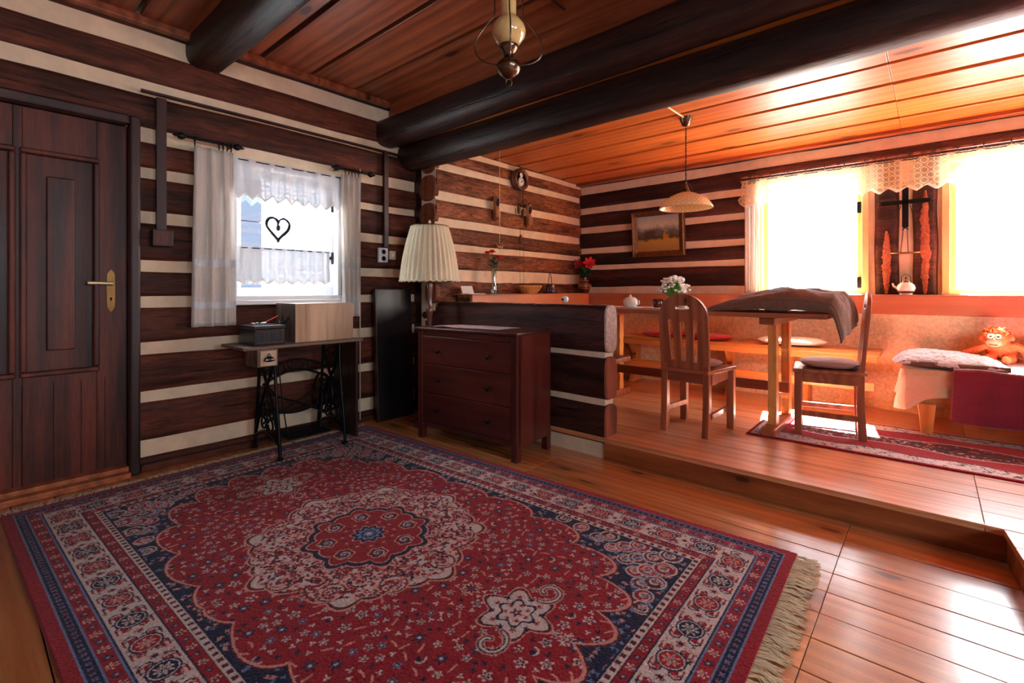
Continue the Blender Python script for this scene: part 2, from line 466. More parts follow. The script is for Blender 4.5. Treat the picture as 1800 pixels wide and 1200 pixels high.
def cut(u0, u1, z0, z1, holes):
    """split a strip u0..u1 at holes (hu0,hu1,hz0,hz1); returns pieces"""
    res = [(u0, u1, z0, z1)]
    for a, b, c, d in holes:
        out = []
        for (p, q, r, s) in res:
            if q <= a or p >= b or s <= c or r >= d: out.append((p, q, r, s)); continue
            if p < a: out.append((p, a, r, s))
            if q > b: out.append((b, q, r, s))
            if r < c - .02: out.append((max(p, a), min(q, b), r, c))
            if s > d + .02: out.append((max(p, a), min(q, b), d, s))
        res = out
    return res
def slab(mb, o, d, nrm, u0, u1, z0, z1, th, holes, mi=0):
    us = sorted({u0, u1, *[h[0] for h in holes], *[h[1] for h in holes]})
    o = Vector(o); d = Vector(d); nrm = Vector(nrm)
    for a, b in zip(us[:-1], us[1:]):
        zs = [(z0, z1)]
        for h in holes:
            if h[0] <= a and h[1] >= b:
                nzs = []
                for (p, q) in zs:
                    if q <= h[2] or p >= h[3]: nzs.append((p, q)); continue
                    if p < h[2]: nzs.append((p, h[2]))
                    if q > h[3]: nzs.append((h[3], q))
                zs = nzs
        for (p, q) in zs:
            c = [o + d * uu + nrm * nn + Vector((0, 0, zz)) for uu in (a, b) for nn in (0, -th) for zz in (p, q)]
            mb.add(c, [(0, 1, 3, 2), (4, 6, 7, 5), (0, 4, 5, 1), (2, 3, 7, 6), (0, 2, 6, 4), (1, 5, 7, 3)], mi)
def log_wall(name, o, d, nrm, u0, u1, ztop, stripes, holes, th, logmat, seed=0., bulge=.035, zbot=0.):
    mb = MB()
    slab(mb, o, d, nrm, u0, u1, zbot, ztop, th, holes, 1)
    st = sorted(stripes); zs = [zbot] + [z for s in st for z in s] + [ztop]
    for i in range(0, len(zs) - 1, 2):
        a, b = zs[i], zs[i + 1]
        if b - a < .02: continue
        for (p, q, r, s_) in cut(u0, u1, a, b, holes):
            log_strip(mb, o, d, nrm, p, q, r, s_, bulge, 0, seed + i * 3.1)
    o_ = mb.build(name, [logmat, CHINK], fix=False)
    return tag(o_, kind='structure')

# left wall (door and small window), logs run along Y
W1 = (1.287, 2.135, 1.075, 2.085)
D1 = (-.26, .705, 0.0, 2.175)
SL = [(.087, .188), (.441, .497), (.744, .812), (1.051, 1.103), (1.276, 1.337), (1.59, 1.646), (1.877, 1.922), (2.105, 2.184), (2.408, 2.485), (2.69, 2.80)]
wl = log_wall('wall_left', (XL - .02, 0, 0), (0, 1, 0), (1, 0, 0), YB, 3.2, ZM, SL, [W1, D1], .20, LOG, 1.)
# clock wall, set forward of it, from the partition to the corner
SCW = [(1.275, 1.345), (1.535, 1.585), (1.75, 1.82), (1.995, 2.07), (2.285, 2.34), (2.46, 2.50)]
wc = log_wall('wall_alcove_left', (XC - .02, 0, 0), (0, 1, 0), (1, 0, 0), 2.905, YP + .2, ZM, SCW, [], .20, LOGC, 9., zbot=PL - .1)
# painting and window wall
W2 = (-1.338, -.425, 1.107, 2.25); W3 = (.058, .985, 1.107, 2.25); W4 = (1.52, 2.44, 1.107, 2.25)
SP = [(1.11, 1.185), (1.42, 1.465), (1.62, 1.68), (1.885, 1.945), (2.13, 2.195), (2.385, 2.46)]
mb = MB()
slab(mb, (0, YP + .02, 0), (1, 0, 0), (0, -1, 0), XC - .4, XR, 0, ZM, .22, [W2, W3, W4], 1)
zs = [1.0] + [z for s_ in SP for z in s_] + [ZM]
for i in range(0, len(zs) - 1, 2):
    for (p, q, r, s_) in cut(XC, XR, zs[i], zs[i + 1], [W2, W3, W4, (-.425, .058, 1.107, 2.25)]):
        log_strip(mb, (0, YP + .02, 0), (1, 0, 0), (0, -1, 0), p, q, r, s_, .035, 0, 40 + i * 2.3)
wp = tag(mb.build('wall_back', [LOGX, CHINK], fix=False), kind='structure')
# upright timbers between the windows with bark scars
mb = MB()
for k, (a, b) in enumerate(((-.385, -.215), (-.125, .035))):
    w = b - a
    def fn(u, v, a=a, w=w, k=k):
        t = 2 * u - 1
        z = 1.107 + 1.14 * v
        x = a + w * u + nz(z * 3, k * 7.) * .008
        return (x, YP + .02 - .045 * (1 - abs(t) ** 5) ** .5 - nz(z * 8, x * 20, k) * .003, z)
    mb.grid(fn, 14, 40, 0)
def scar(cx, z0, z1, w0, k):
    def fn(u, v):
        z = z0 + (z1 - z0) * v
        w = w0 * (math.sin(math.pi * (.06 + .9 * v)) ** .7) * (1 + .35 * nz(z * 14, k, 2)) * (1 + .5 * nz(z * 40, k, u * 3))
        x = cx + (u - .5) * 2 * w + nz(z * 6, k) * .01
        return (x, YP + .02 - .050 - .004 * math.sin(math.pi * u) - nz(z * 40, x * 60, k) * .0015, z)
    mb.grid(fn, 10, 50, 1)
scar(-.30, 1.12, 1.66, .030, 3.); scar(-.045, 1.12, 1.98, .030, 8.)
tag(mb.build('trim_1', [LOGX, SCAR], fix=False), kind='structure')
# plastered masonry under the ledge
mb = MB()
def fn(u, v):
    x = XC + .02 + (XR - XC - .04) * u; z = PL + .84 * v
    y = YP - .155 - .03 * nz(x * 1.3, z * 1.5) - .012 * nz(x * 7, z * 7) - .004 * nz(x * 25, z * 25)
    y -= .10 * max(0., 1 - abs((x + .12) / .30) ** 3) * (1 if x > -.5 else 0) * .35
    return (x, y, z)
mb.grid(fn, 220, 40)
mb.box(XC, XR, YP - .12, YP + .05, 0, 1.05)
tag(mb.build('wall_plaster', PLAST, fix=False), kind='structure')
# right and rear walls, outside the photograph, with unseen windows added to light the main room
log_wall('wall_right', (XR + .02, 0, 0), (0, 1, 0), (-1, 0, 0), YB, YP + .2, ZM, SL, [(.5, 1.7, 1.15, 2.25), (-1.4, -.2, 1.15, 2.25)], .2, LOG, 60.)
log_wall('wall_front', (0, YB - .02, 0), (1, 0, 0), (0, 1, 0), XL - .2, XR + .2, ZM, SL, [], .2, LOGX, 80.)
mb = MB(); mb.box(XL - .22, XC - .06, 2.925, YP + .3, -.05, ZM)
tag(mb.build('wall_alcove_core', DARKW), kind='structure')
# crossing log ends at the head of the clock wall
for k, (z0, z1, x0, x1, y0) in enumerate(((1.985, 2.225, -3.675, -3.445, 2.885), (1.755, 1.965, -3.675, -3.445, 2.885), (1.03, 1.235, -3.56, -3.40, 2.86), (1.24, 1.5, -3.66, -3.45, 2.895), (1.52, 1.74, -3.66, -3.45, 2.895), (2.24, 2.46, -3.66, -3.45, 2.895))):
    mb = MB(); cx, cz, a, b = (x0 + x1) / 2, (z0 + z1) / 2, (x1 - x0) / 2, (z1 - z0) / 2
    ring = []
    for j in range(28):
        t = 2 * math.pi * j / 28; c, s_ = math.cos(t), math.sin(t)
        e = 2.6
        r = (abs(c) ** e + abs(s_) ** e) ** (-1 / e)
        ring.append((cx + a * c * r * (1 + .02 * nz(j, k)), cz + b * s_ * r * (1 + .02 * nz(j, k, 4))))
    vs = [(p[0], y0 + .012, p[1]) for p in ring] + [(p[0], y0 + .05, p[1]) for p in ring] + [(cx + (p[0] - cx) * .95, y0, cz + (p[1] - cz) * .95) for p in ring]
    n = 28
    mb.add(vs, [(j, (j + 1) % n, n + (j + 1) % n, n + j) for j in range(n)], 1, True)
    mb.add(vs, [(j, (j + 1) % n, 2 * n + (j + 1) % n, 2 * n + j) for j in range(n)] + [tuple(range(2 * n, 3 * n))], 0)
    mb.box(cx - a * .5, cx, y0 - .001, y0 + .01, cz - .004, cz + .002, 2)
    tag(mb.build('trim_%d' % (k + 2), [ENDG, LOGC, GAP]), kind='structure')

# half-height log partition -----------------------------------------
PX0, PX1, PY0, PY1 = -3.66, -1.69, 2.905, 3.065
mb = MB()
mb.box(PX0, PX1 - .012, PY0 + .03, PY1 - .02, 0, 1.035, 1)
mb.box(PX0, PX1, PY0 + .008, PY1, 0, .10, 1)
for k, (z0, z1) in enumerate(((.10, .36), (.395, .69), (.715, 1.045))):
    ring = []
    for j in range(32):
        t = 2 * math.pi * j / 32; c, s_ = math.cos(t), math.sin(t); e = 4.2
        r = (abs(c) ** e + abs(s_) ** e) ** (-1 / e)
        ring.append(((PY0 + PY1) / 2 + (PY1 - PY0) / 2 * c * r, (z0 + z1) / 2 + (z1 - z0) / 2 * s_ * r))
    nx = 60; vs = []
    for i in range(nx + 1):
        x = PX0 + (PX1 - PX0) * i / nx
        for (y, z) in ring:
            sc = 1 + .05 * nz(x * 2.5, k * 9., z) + .02 * nz(x * 12, z * 20, y * 20)
            vs.append((x, (PY0 + PY1) / 2 + (y - (PY0 + PY1) / 2) * sc, z + .006 * nz(x * 2, k * 3. + 8)))
    m = 32
    mb.add(vs, [(i * m + j, i * m + (j + 1) % m, (i + 1) * m + (j + 1) % m, (i + 1) * m + j) for i in range(nx) for j in range(m)], 0, True)
    e0 = vs[-m:]
    e1 = [(p[0] + .012, (PY0 + PY1) / 2 + (p[1] - (PY0 + PY1) / 2) * .93, (z0 + z1) / 2 + (p[2] - (z0 + z1) / 2) * .95) for p in e0]
    mi = 2 if k == 2 else 3
    mb.add(e0 + e1, [(j, (j + 1) % m, m + (j + 1) % m, m + j) for j in range(m)] + [tuple(range(m, 2 * m))], mi)
# worn mortar crust along the top
def fn(u, v):
    x = PX0 + .02 + (PX1 - PX0 - .03) * u; y = PY0 + .03 + .115 * v
    return (x, y, 1.047 + .007 * nz(x * 14, y * 30) - .012 * (abs(2 * v - 1) ** 3))
mb.grid(fn, 120, 6, 2)
tag(mb.build('wall_partition', [LOGX, CHINK, ENDP, ENDG], fix=True), kind='structure')

# floors --------------------------------------------------------------
def boards(name, mat, x0, x1, y0, y1, ztop, w, joints, th=.03, clip=None, seed=1, gap=.004):
    mb = MB(); r = random.Random(seed); y = y0
    mb.box(x0 + .02, x1, y0 + .03, y1, ztop - th - .02, ztop - .012, 1)
    while y < y1 - .01:
        yy = min(y + w * r.uniform(.92, 1.08), y1)
        xs = [x0] + [j + (r.uniform(-.0, .0)) for j in joints] + [x1]
        for a, b in zip(xs[:-1], xs[1:]):
            dz = r.uniform(-.0008, .0008)
            mb.box(a + .001, b - .001, y + gap / 2, yy - gap / 2, ztop - .03, ztop + dz)
        y = yy
    return tag(mb.build(name, [mat, GAP], bevel=.0015, seg=1), kind='structure')
boards('floor', FLOORM, XL - .15, 1.0, YB, YS + .06, 0, .168, [-1.95, -.305], seed=3)
# raised platform: alcove part and the tongue to the right (its edge runs slightly askew)
boards('floor_platform', STEPM, XC - .05, XR, YS - .01, YP + .1, PL, .172, [.17], seed=5)
mb = MB()
e0, e1 = (.235, YS - .01), (.81, YB)
r = random.Random(9); y = YS - .012
while y > YB:
    yy = max(y - .172 * r.uniform(.94, 1.06), YB)
    xa = e0[0] + (e0[1] - y) / (e0[1] - e1[1]) * (e1[0] - e0[0]); xb = e0[0] + (e0[1] - yy) / (e0[1] - e1[1]) * (e1[0] - e0[0])
    vs = [(xa - .008, y - .002, PL - .03), (XR, y - .002, PL - .03), (XR, yy + .002, PL - .03), (xb - .008, yy + .002, PL - .03)]
    vs += [(a, b, PL) for a, b, c in vs]
    mb.add(vs, [(0, 1, 2, 3)[::-1], (4, 5, 6, 7), (0, 1, 5, 4), (1, 2, 6, 5), (2, 3, 7, 6), (3, 0, 4, 7)])
    y = yy
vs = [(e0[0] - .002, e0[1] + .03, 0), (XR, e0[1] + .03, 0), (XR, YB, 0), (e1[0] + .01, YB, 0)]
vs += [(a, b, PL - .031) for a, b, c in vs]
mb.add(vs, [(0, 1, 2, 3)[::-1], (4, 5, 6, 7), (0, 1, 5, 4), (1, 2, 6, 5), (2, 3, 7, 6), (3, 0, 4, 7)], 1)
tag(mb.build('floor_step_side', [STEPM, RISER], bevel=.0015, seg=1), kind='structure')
mb = MB()
mb.box(PX1 + .001, e0[0] + .001, YS - .004, YS + .03, .0, PL - .001)
mb.box(PX1 + .001, e0[0] - .004, YS - .012, YS - .003, PL - .012, PL + .001, 1)
tag(mb.build('trim_8', [RISER, STEPM], bevel=.003), kind='structure')

# ceilings --------------------------------------------------------------
def ceil_boards(name, mat, x0, x1, lines, z, seed, joints=(), g=.028):
    mb = MB(); r = random.Random(seed)
    mb.box(x0, x1, lines[0], lines[-1], z + .03, z + .08, 1)
    for a, b in zip(lines[:-1], lines[1:]):
        xs = [x0, *joints, x1]
        for p, q in zip(xs[:-1], xs[1:]):
            mb.box(p + .001, q - .001, a + g / 2, b - g / 2, z + r.uniform(-.003, .003), z + .045)
    return tag(mb.build(name, [mat, GAP], bevel=.004), kind='structure')
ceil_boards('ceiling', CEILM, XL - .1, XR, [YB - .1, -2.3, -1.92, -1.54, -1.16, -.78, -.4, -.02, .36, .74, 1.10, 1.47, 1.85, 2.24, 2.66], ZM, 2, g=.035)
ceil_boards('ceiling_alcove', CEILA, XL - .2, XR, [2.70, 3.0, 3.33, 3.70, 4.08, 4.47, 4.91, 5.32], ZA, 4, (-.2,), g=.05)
mb = MB(); mb.box(XL - .1, XR, 2.63, 2.68, ZA + .02, ZM + .05)
tag(mb.build('trim_9', CEILM), kind='structure')
# log ends of the ceiling frame along the left wall top
mb = MB(); mb.box(XL + .0, XL + .06, YB, 2.6, ZM - .045, ZM + .01)
tag(mb.build('trim_10', CEILM, bevel=.006), kind='structure')
mb = MB(); mb.box(XC - .02, XR, YP - .07, YP + .02, ZA - .035, ZA + .012)
tag(mb.build('trim_11', CEILM, bevel=.006), kind='structure')

def beam(label, pts_yz, x0, x1, seed, mat=BEAM):
    """hewn beam running along X with cross-section pts (y, z)"""
    mb = MB(); m = len(pts_yz); nx = 90; vs = []
    cy = sum(p[0] for p in pts_yz) / m; cz = sum(p[1] for p in pts_yz) / m
    for i in range(nx + 1):
        x = x0 + (x1 - x0) * i / nx
        for (y, z) in pts_yz:
            s_ = 1 + .05 * nz(x * 1.3, y * 5, z * 5 + seed) + .018 * nz(x * 6, y * 18, z * 18 + seed)
            vs.append((x, cy + (y - cy) * s_ + .012 * nz(x * .7, seed), cz + (z - cz) * s_ + .008 * nz(x * .7, seed + 9)))
    mb.add(vs, [(i * m + j, i * m + (j + 1) % m, (i + 1) * m + (j + 1) % m, (i + 1) * m + j) for i in range(nx) for j in range(m)], 0, True)
    mb.add(vs[:m], [tuple(range(m))]); mb.add(vs[-m:], [tuple(range(m))])
    o = mb.build('ceiling_beam', mat)
    return tag(o, label, 'beam', kind='structure')
def sup(cy, cz, a, b, e, n=28):
    out = []
    for j in range(n):
        t = 2 * math.pi * j / n; c, s_ = math.cos(t), math.sin(t)
        r = (abs(c) ** e + abs(s_) ** e) ** (-1 / e)
        out.append((cy + a * c * r, cz + b * s_ * r))
    return out
beam('heavy round beam spanning the room below the alcove ceiling', sup(2.86, 2.41, .128, .128, 2.3), XC - .35, XR, 3.)
beam('dark squared beam at the edge of the main ceiling above the round one', sup(2.60, 2.585, .12, .118, 2.8), XL - .1, XR, 21.)
beam('short-looking hewn ceiling beam above the left window', sup(1.14, 2.79, .12, .125, 3.2), XL - .1, XR, 37.)

# ================================================================== WINDOWS AND DOOR
def sthing(name, label=None):
    o = bpy.data.objects.new(name, None); SC.collection.objects.link(o); o.empty_display_size = .1
    return tag(o, label, kind='structure')
def frame4(mb, fn, u0, u1, z0, z1, w, d0, d1, wb=None, mi=0):
    """rectangular frame; fn(u, d, z) -> xyz; w member width; d0..d1 depth"""
    wb = wb or w
    for (a, b, c, e) in ((u0, u1, z0, z0 + wb), (u0, u1, z1 - w, z1), (u0, u0 + w, z0 + wb, z1 - w), (u1 - w, u1, z0 + wb, z1 - w)):
        vs = [fn(u, dd, z) for u in (a, b) for dd in (d0, d1) for z in (c, e)]
        mb.add(vs, [(0, 1, 3, 2), (4, 6, 7, 5), (0, 4, 5, 1), (2, 3, 7, 6), (0, 2, 6, 4), (1, 5, 7, 3)], mi)
def bx(mb, fn, u0, u1, d0, d1, z0, z1, mi=0):
    vs = [fn(u, dd, z) for u in (u0, u1) for dd in (d0, d1) for z in (z0, z1)]
    mb.add(vs, [(0, 1, 3, 2), (4, 6, 7, 5), (0, 4, 5, 1), (2, 3, 7, 6), (0, 2, 6, 4), (1, 5, 7, 3)], mi)
FL = lambda u, d, z: (XL + d, u, z)            # left wall: d grows into the room
w = sthing('window_1', 'small white casement window in the left wall')
mb = MB(); frame4(mb, FL, W1[0], W1[1], W1[2], W1[3], .035, -.19, .022); mb.build('window_frame', WHITEP, w, bevel=.004)
mb = MB(); frame4(mb, FL, W1[0] + .03, W1[1] - .03, W1[2] + .03, W1[3] - .03, .062, -.10, -.06); mb.build('sash', WHITEP, w, bevel=.006)
mb = MB(); bx(mb, FL, W1[0] + .08, W1[1] - .08, -.083, -.079, W1[2] + .08, W1[3] - .08); mb.build('pane', PANE, w)
mb = MB(); bx(mb, FL, W1[0] - .03, W1[1] + .01, -.02, .06, W1[2] - .03, W1[2] + .002); mb.build('window_sill', WHITEP, w, bevel=.004)
for z in (1.42, 1.86):
    mb = MB(); bx(mb, FL, W1[1] - .085, W1[1] - .03, -.06, -.048, z - .012, z + .012); bx(mb, FL, W1[1] - .05, W1[1] - .035, -.06, -.045, z - .05, z + .05)
    mb.build('window_catch', IRON, w, bevel=.002)
FB = lambda u, d, z: (u, YP - d, z)             # back wall
for k, W in enumerate((W2, W3, W4)):
    w = sthing('window_%d' % (k + 2), 'cream framed window in the alcove wall')
    mb = MB(); frame4(mb, FB, W[0], W[1], W[2], W[3], .05, -.2, .012, wb=.02); mb.build('window_frame', CREAMP, w, bevel=.004)
    mb = MB(); frame4(mb, FB, W[0] + .045, W[1] - .045, W[2] + .015, W[3] - .045, .045, -.12, -.07, wb=.04); mb.build('sash', CREAMP, w, bevel=.004)
    mb = MB(); bx(mb, FB, W[0] + .08, W[1] - .08, -.10, -.096, W[2] + .05, W[3] - .08); mb.build('pane', PANE, w)
    for z in (1.22, 1.9):
        mb = MB(); u = (W[1] - .09) if k == 0 else (W[0] + .01)
        bx(mb, FB, u, u + .03, -.07, -.04, z - .05, z + .05); mb.build('window_catch' if k == 0 else 'hinge', IRON if k == 0 else CREAMP, w, bevel=.002)
FR = lambda u, d, z: (XR - d, u, z)  # right wall: both windows are added to brighten the main room
for n_, (a, b_) in ((5, (.5, 1.7)), (6, (-1.4, -.2))):
    w = sthing('window_%d' % n_, 'unseen window added in the right wall to light the main room')
    mb = MB(); frame4(mb, FR, a, b_, 1.15, 2.25, .06, -.18, .01); bx(mb, FR, (a + b_) / 2 - .02, (a + b_) / 2 + .02, -.12, -.06, 1.15, 2.25); mb.build('window_frame', WHITEP, w)
    mb = MB(); bx(mb, FR, a + .05, b_ - .05, -.10, -.096, 1.2, 2.2); mb.build('pane', PANE, w)

# the neighbouring boarded wing seen through the small window
mb = MB()
for i in range(9):
    mb.box(-7.3, -7.2, -.6, 2.86, -.4 + i * .36, -.4 + i * .36 + .35)
tag(mb.build('boarded_wing', WOODO, bevel=.01), 'blue-grey boarded wing of the building outside the small window', 'building')
mb = MB(); mb.box(-11.2, -11, -6, 14, -1, 7)  # invented wall outside, keeps the lace from washing out
tag(mb.build('added_dimming_wall', DIMWALL), 'grey wall added across the yard to dim the view through the small window', 'building')
d = sthing('door_1', 'dark reddish-brown panelled wooden door in the left wall')
Y0, Y1, ZT = D1[0], D1[1], D1[3]
mb = MB()
bx(mb, FL, Y1 - .0, Y1 + .055, -.14, .045, 0, ZT + .06); bx(mb, FL, Y0 - .055, Y0, -.14, .045, 0, ZT + .06); bx(mb, FL, Y0, Y1, -.14, .045, ZT, ZT + .06)
mb.build('door_frame', DARKW, d, bevel=.012)
mb = MB(); P = [(.243, .562, .672, 1.935), (-.115, .205, .672, 1.935)]
slab(mb, (XL - .045, 0, 0), (0, 1, 0), (1, 0, 0), Y0 - .02, Y1 + .02, .03, ZT + .02, .045, P)
mb.build('door_leaf', DOORW, d, bevel=.003)
for (a, b, c, e) in P:
    mb = MB(); frame4(mb, FL, a - .012, b + .012, c - .012, e + .012, .03, -.075, -.025); mb.build('moulding', DOORW, d, bevel=.010, seg=3)
    mb = MB(); bx(mb, FL, a, b, -.085, -.072, c, e)
    m_ = .098
    bx(mb, FL, a + m_, b - m_, -.075, -.050, c + .13, e - .13); mb.build('panel', DOORW, d, bevel=.010)
mb = MB()
for y in (Y0 + .12, Y0 + .25, Y0 + .38, Y0 + .5, Y0 + .63, Y0 + .75, Y0 + .86):
    bx(mb, FL, y - .0015, y + .0015, -.0455, -.044, .04, .62)
mb.build('board_joints', GAP, d)
mb = MB()
out = [(.022 * math.sin(t), 0) for t in (0,)]
pl = [(-.020, -.115), (-.012, -.135), (0, -.15), (.012, -.135), (.020, -.115), (.022, 0), (.020, .085), (.012, .10), (0, .115), (-.012, .10), (-.020, .085), (-.022, 0)]
M = T(XL - .043, .628, 1.165) @ RY(math.pi / 2) @ RZ(math.pi / 2)
mb.plate(pl, [], .006, M)
mb.lathe([(.012, 0), (.012, .03)], M=RY(math.pi / 2), c=(XL - .042, .628, 1.192), n=16)
hp = mb.build('handle_plate', BRASS, d, bevel=.001)
mb = MB(); mb.tube([(XL - .012, .632, 1.192), (XL - .01, .60, 1.193), (XL - .008, .56, 1.194), (XL - .012, .515, 1.194)], [.012, .011, .0105, .012], 12)
mb.build('lever', BRIGHTB, hp)
mb = MB(); mb.box(XL - .042, XL - .038, .624, .632, 1.085, 1.105); mb.lathe([(.006, 0), (.006, .004)], M=RY(math.pi / 2), c=(XL - .042, .628, 1.10), n=12)
mb.build('keyhole', IRON, hp)
mb = MB(); mb.box(XL - .03, XL + .09, Y0 - .02, Y1 + .0, 0, .035); mb.box(XL - .05, XL + .03, Y0, Y1, .03, .06)
mb.build('threshold', RISER, d, bevel=.006)

# skirting boards
mb = MB(); mb.box(XL - .01, XL + .03, D1[1] + .06, 2.905, 0, .05)
tag(mb.build('baseboard_left', LOG, bevel=.01), kind='structure')

# ================================================================== CURTAINS
def cloth(name, mats, parent, p0, p1, zt, zb, amp, waves, nrm, hem=None, flare=0., thick=.0015, nu=90, nv=30, seed=0, gather=0., bands=None, topmi=0):
    mb = MB(); p0 = Vector(p0); p1 = Vector(p1); nrm = Vector(nrm); dd = (p1 - p0)
    def fn(u, v):
        zb_ = zb + (hem(u) if hem else 0)
        z = zt + (zb_ - zt) * v
        s_ = u + flare * (u - .5) * v + .012 * nz(v * 3, u * 5, seed)
        a = amp * (.55 + .45 * v) * math.sin(2 * math.pi * (waves * u + .25 * nz(u * 4, seed))) + amp * .5 * nz(u * 9, v * 2.0, seed)
        return p0 + dd * s_ + nrm * (a + .004 * nz(u * 20, v * 12, seed)) + Vector((0, 0, z))
    mb.grid(fn, nu, nv)
    o = mb.build(name, mats, parent, solid=thick, fix=False)
    return o, fn
zig = lambda n, h: (lambda u: h * abs(((u * n) % 1) * 2 - 1))

def short_rod(label, y0, y1, ringsy, fin):
    r = thing('curtain_rod', label, 'curtain rod', (XL + .09, (y0 + y1) / 2, 2.155), group='short curtain rods over the small window')
    o = (y0 + y1) / 2
    mb = MB(); mb.tube([(0, y0 - o, 0), (0, y1 - o, 0)], .009, 10); mb.build('rod', IRON, r)
    for s_, y in fin:
        mb = MB(); mb.lathe([(1e-4, 0), (.012, .004), (.02, .016), (.024, .03), (.018, .044), (.009, .05), (.012, .056), (.009, .062), (.004, .075)], M=RX(-math.pi / 2 * s_), c=(0, y - o, 0), n=18)
        mb.build('finial', IRON, r)
    for y in ringsy:
        mb = MB(); mb.tube([(.016 * math.sin(t * .524), y - o, .016 * math.cos(t * .524) - .004) for t in range(12)], .0035, 6, closed=True)
        mb.tube([(0, y - o, -.018), (0, y - o, -.045)], .004, 6); mb.build('ring', IRON, r)
    mb = MB(); mb.tube([(0, (y1 if fin[0][0] < 0 else y0) - o, 0), (-.09, (y1 if fin[0][0] < 0 else y0) - o, 0)], .008, 8); mb.build('bracket', IRON, r)
    return r
short_rod('short black curtain rod left of the small window', .99, 1.27, (1.04, 1.185, 1.21, 1.235, 1.26), ((-1, .99), (1, 1.27)))
short_rod('short black curtain rod right of the small window', 2.08, 2.34, (2.13, 2.16, 2.19, 2.22, 2.25), ((1, 2.34), (-1, 2.08)))
def drape(label, y0, y1, zt, zb, waves, seed, flare, amp=.022):
    r = thing('curtain', label, 'curtain', (XL + .09, (y0 + y1) / 2, zb), group='linen side curtains of the small window')
    o = (y0 + y1) / 2
    c, fn = cloth('cloth', LINEN, r, (0, y0 - o, 0), (0, y1 - o, 0), zt - zb, 0, amp, waves, (1, 0, 0), flare=flare, seed=seed)
    for (va, vb, nm) in ((.62, .665, 'lace_band'), (.86, .90, 'lace_band')):
        mb = MB(); mb.grid(lambda u, v: Vector(fn(u, va + (vb - va) * v)) + Vector((.0025, 0, 0)), 90, 3)
        mb.build(nm, LACEY, r, fix=False)
    for va in (.60, .70, .725, .84, .93, .975):
        mb = MB(); mb.grid(lambda u, v: Vector(fn(u, va + .004 * v)) + Vector((.002, 0, 0)), 90, 1)
        mb.build('hem_seam', WHITEP, r, fix=False)
drape('long white linen curtain left of the small window with drawn-thread bands', 1.035, 1.275, 2.11, .905, 3, 3, .14)
drape('narrow white linen curtain gathered right of the small window', 2.09, 2.275, 2.11, .93, 4, 8, -.12, .028)

def lace_valance(name, label, p0, p1, zt, zb, nrm, mat, waves, zg, ax, gr=None, rod=None):
    mid = ((p0[0] + p1[0]) / 2, (p0[1] + p1[1]) / 2)
    r = thing(name, label, 'curtain', (mid[0], mid[1], zb), group=gr)
    q0 = (p0[0] - mid[0], p0[1] - mid[1], 0); q1 = (p1[0] - mid[0], p1[1] - mid[1], 0)
    c, fn = cloth('lace', mat, r, q0, q1, zt - zb, 0, .012, waves, nrm, hem=zg, nu=int(260), nv=14, seed=5, thick=0)
    mb = MB(); mb.grid(lambda u, v: Vector(fn(u, 1 - .07 * (1 - v))) + Vector(nrm) * .002, 260, 1); mb.build('scalloped_hem', LINEN, r, fix=False)
    mb = MB(); mb.tube([Vector(q0) + Vector((0, 0, zt - zb - .012)), Vector(q1) + Vector((0, 0, zt - zb - .012))], .004 if rod is None else rod, 8); mb.build('curtain_wire', IRON, r)
    return r
lace_valance('lace_valance', 'white lace valance with zigzag hem across the top of the small window', (XL + .045, 1.27), (XL + .045, 2.13), 2.10, 1.80, (1, 0, 0), LACEY, 7, zig(9, .045), 1)
lace_valance('cafe_curtain', 'white lace cafe curtain over the lower half of the small window', (XL - .02, 1.33), (XL - .02, 2.05), 1.475, 1.19, (1, 0, 0), LACEY, 9, zig(8, .03), 1)
lace_valance('lace_valance', 'long cream lace valance running across the bright alcove windows', (-1.46, YP - .13), (2.6, YP - .13), 2.245, 1.965, (0, -1, 0), LACEX, 24, zig(34, .045), 0)
cr = thing('curtain_rod', 'long thin curtain rail above the alcove windows', 'curtain rod', (.57, YP - .13, 2.275))
mb = MB(); mb.tube([(-2.02, 0, 0), (2.03, 0, 0)], .011, 10); mb.build('rod', TURN, cr)
for i in range(28):
    x = -1.9 + i * .148
    mb = MB(); mb.tube([(x, .017 * math.cos(t * .628), .017 * math.sin(t * .628) - .004) for t in range(10)], .003, 6, closed=True); mb.build('ring', IRON, cr)
for x in (-2.0, -.3, 1.2):
    mb = MB(); mb.tube([(x, 0, 0), (x, .13, .0)], .008, 8); mb.build('bracket', IRON, cr)
sc = thing('curtain', 'cream side curtain at the left edge of the left alcove window', 'curtain', (-1.36, YP - .10, 1.12))
cloth('cloth', LINEN, sc, (-.065, 0, 0), (.075, 0, 0), 1.09, 0, .018, 3, (0, -1, 0), seed=4, nu=50)
# wreath hanging in the small window
he = thing('heart_wreath', 'dark twig heart wreath hanging in the small window', 'wreath', (XL - .02, 1.628, 1.63))
def heart(t, s_=1.0):
    return Vector((0, .085 / 16 * 16 * math.sin(t) ** 3 * s_ * 1.02, (.0062 * (13 * math.cos(t) - 5 * math.cos(2 * t) - 2 * math.cos(3 * t) - math.cos(4 * t))) * s_))
mb = MB()
for k in range(5):
    pts = []
    for i in range(60):
        t = 2 * math.pi * i / 60
        p = heart(t); p += Vector((math.cos(t * 9 + k * 1.3), math.sin(t * 9 + k * 1.3), math.cos(t * 7 + k)) ) * .006
        pts.append(p)
    mb.tube(pts, .0055, 6, closed=True)
mb.build('twigs', IRON, he)
mb = MB(); mb.tube([(0, 0, .07), (0, 0, .03)], .001, 5); mb.ball((0, 0, .0), .022, 10, sc=(.8, .8, 1.2)); mb.build('hanging_egg', BLACKP, he)
mb = MB(); mb.tube([(0, 0, .07), (0, 0, .32)], .001, 5); mb.build('thread', IRON, he)

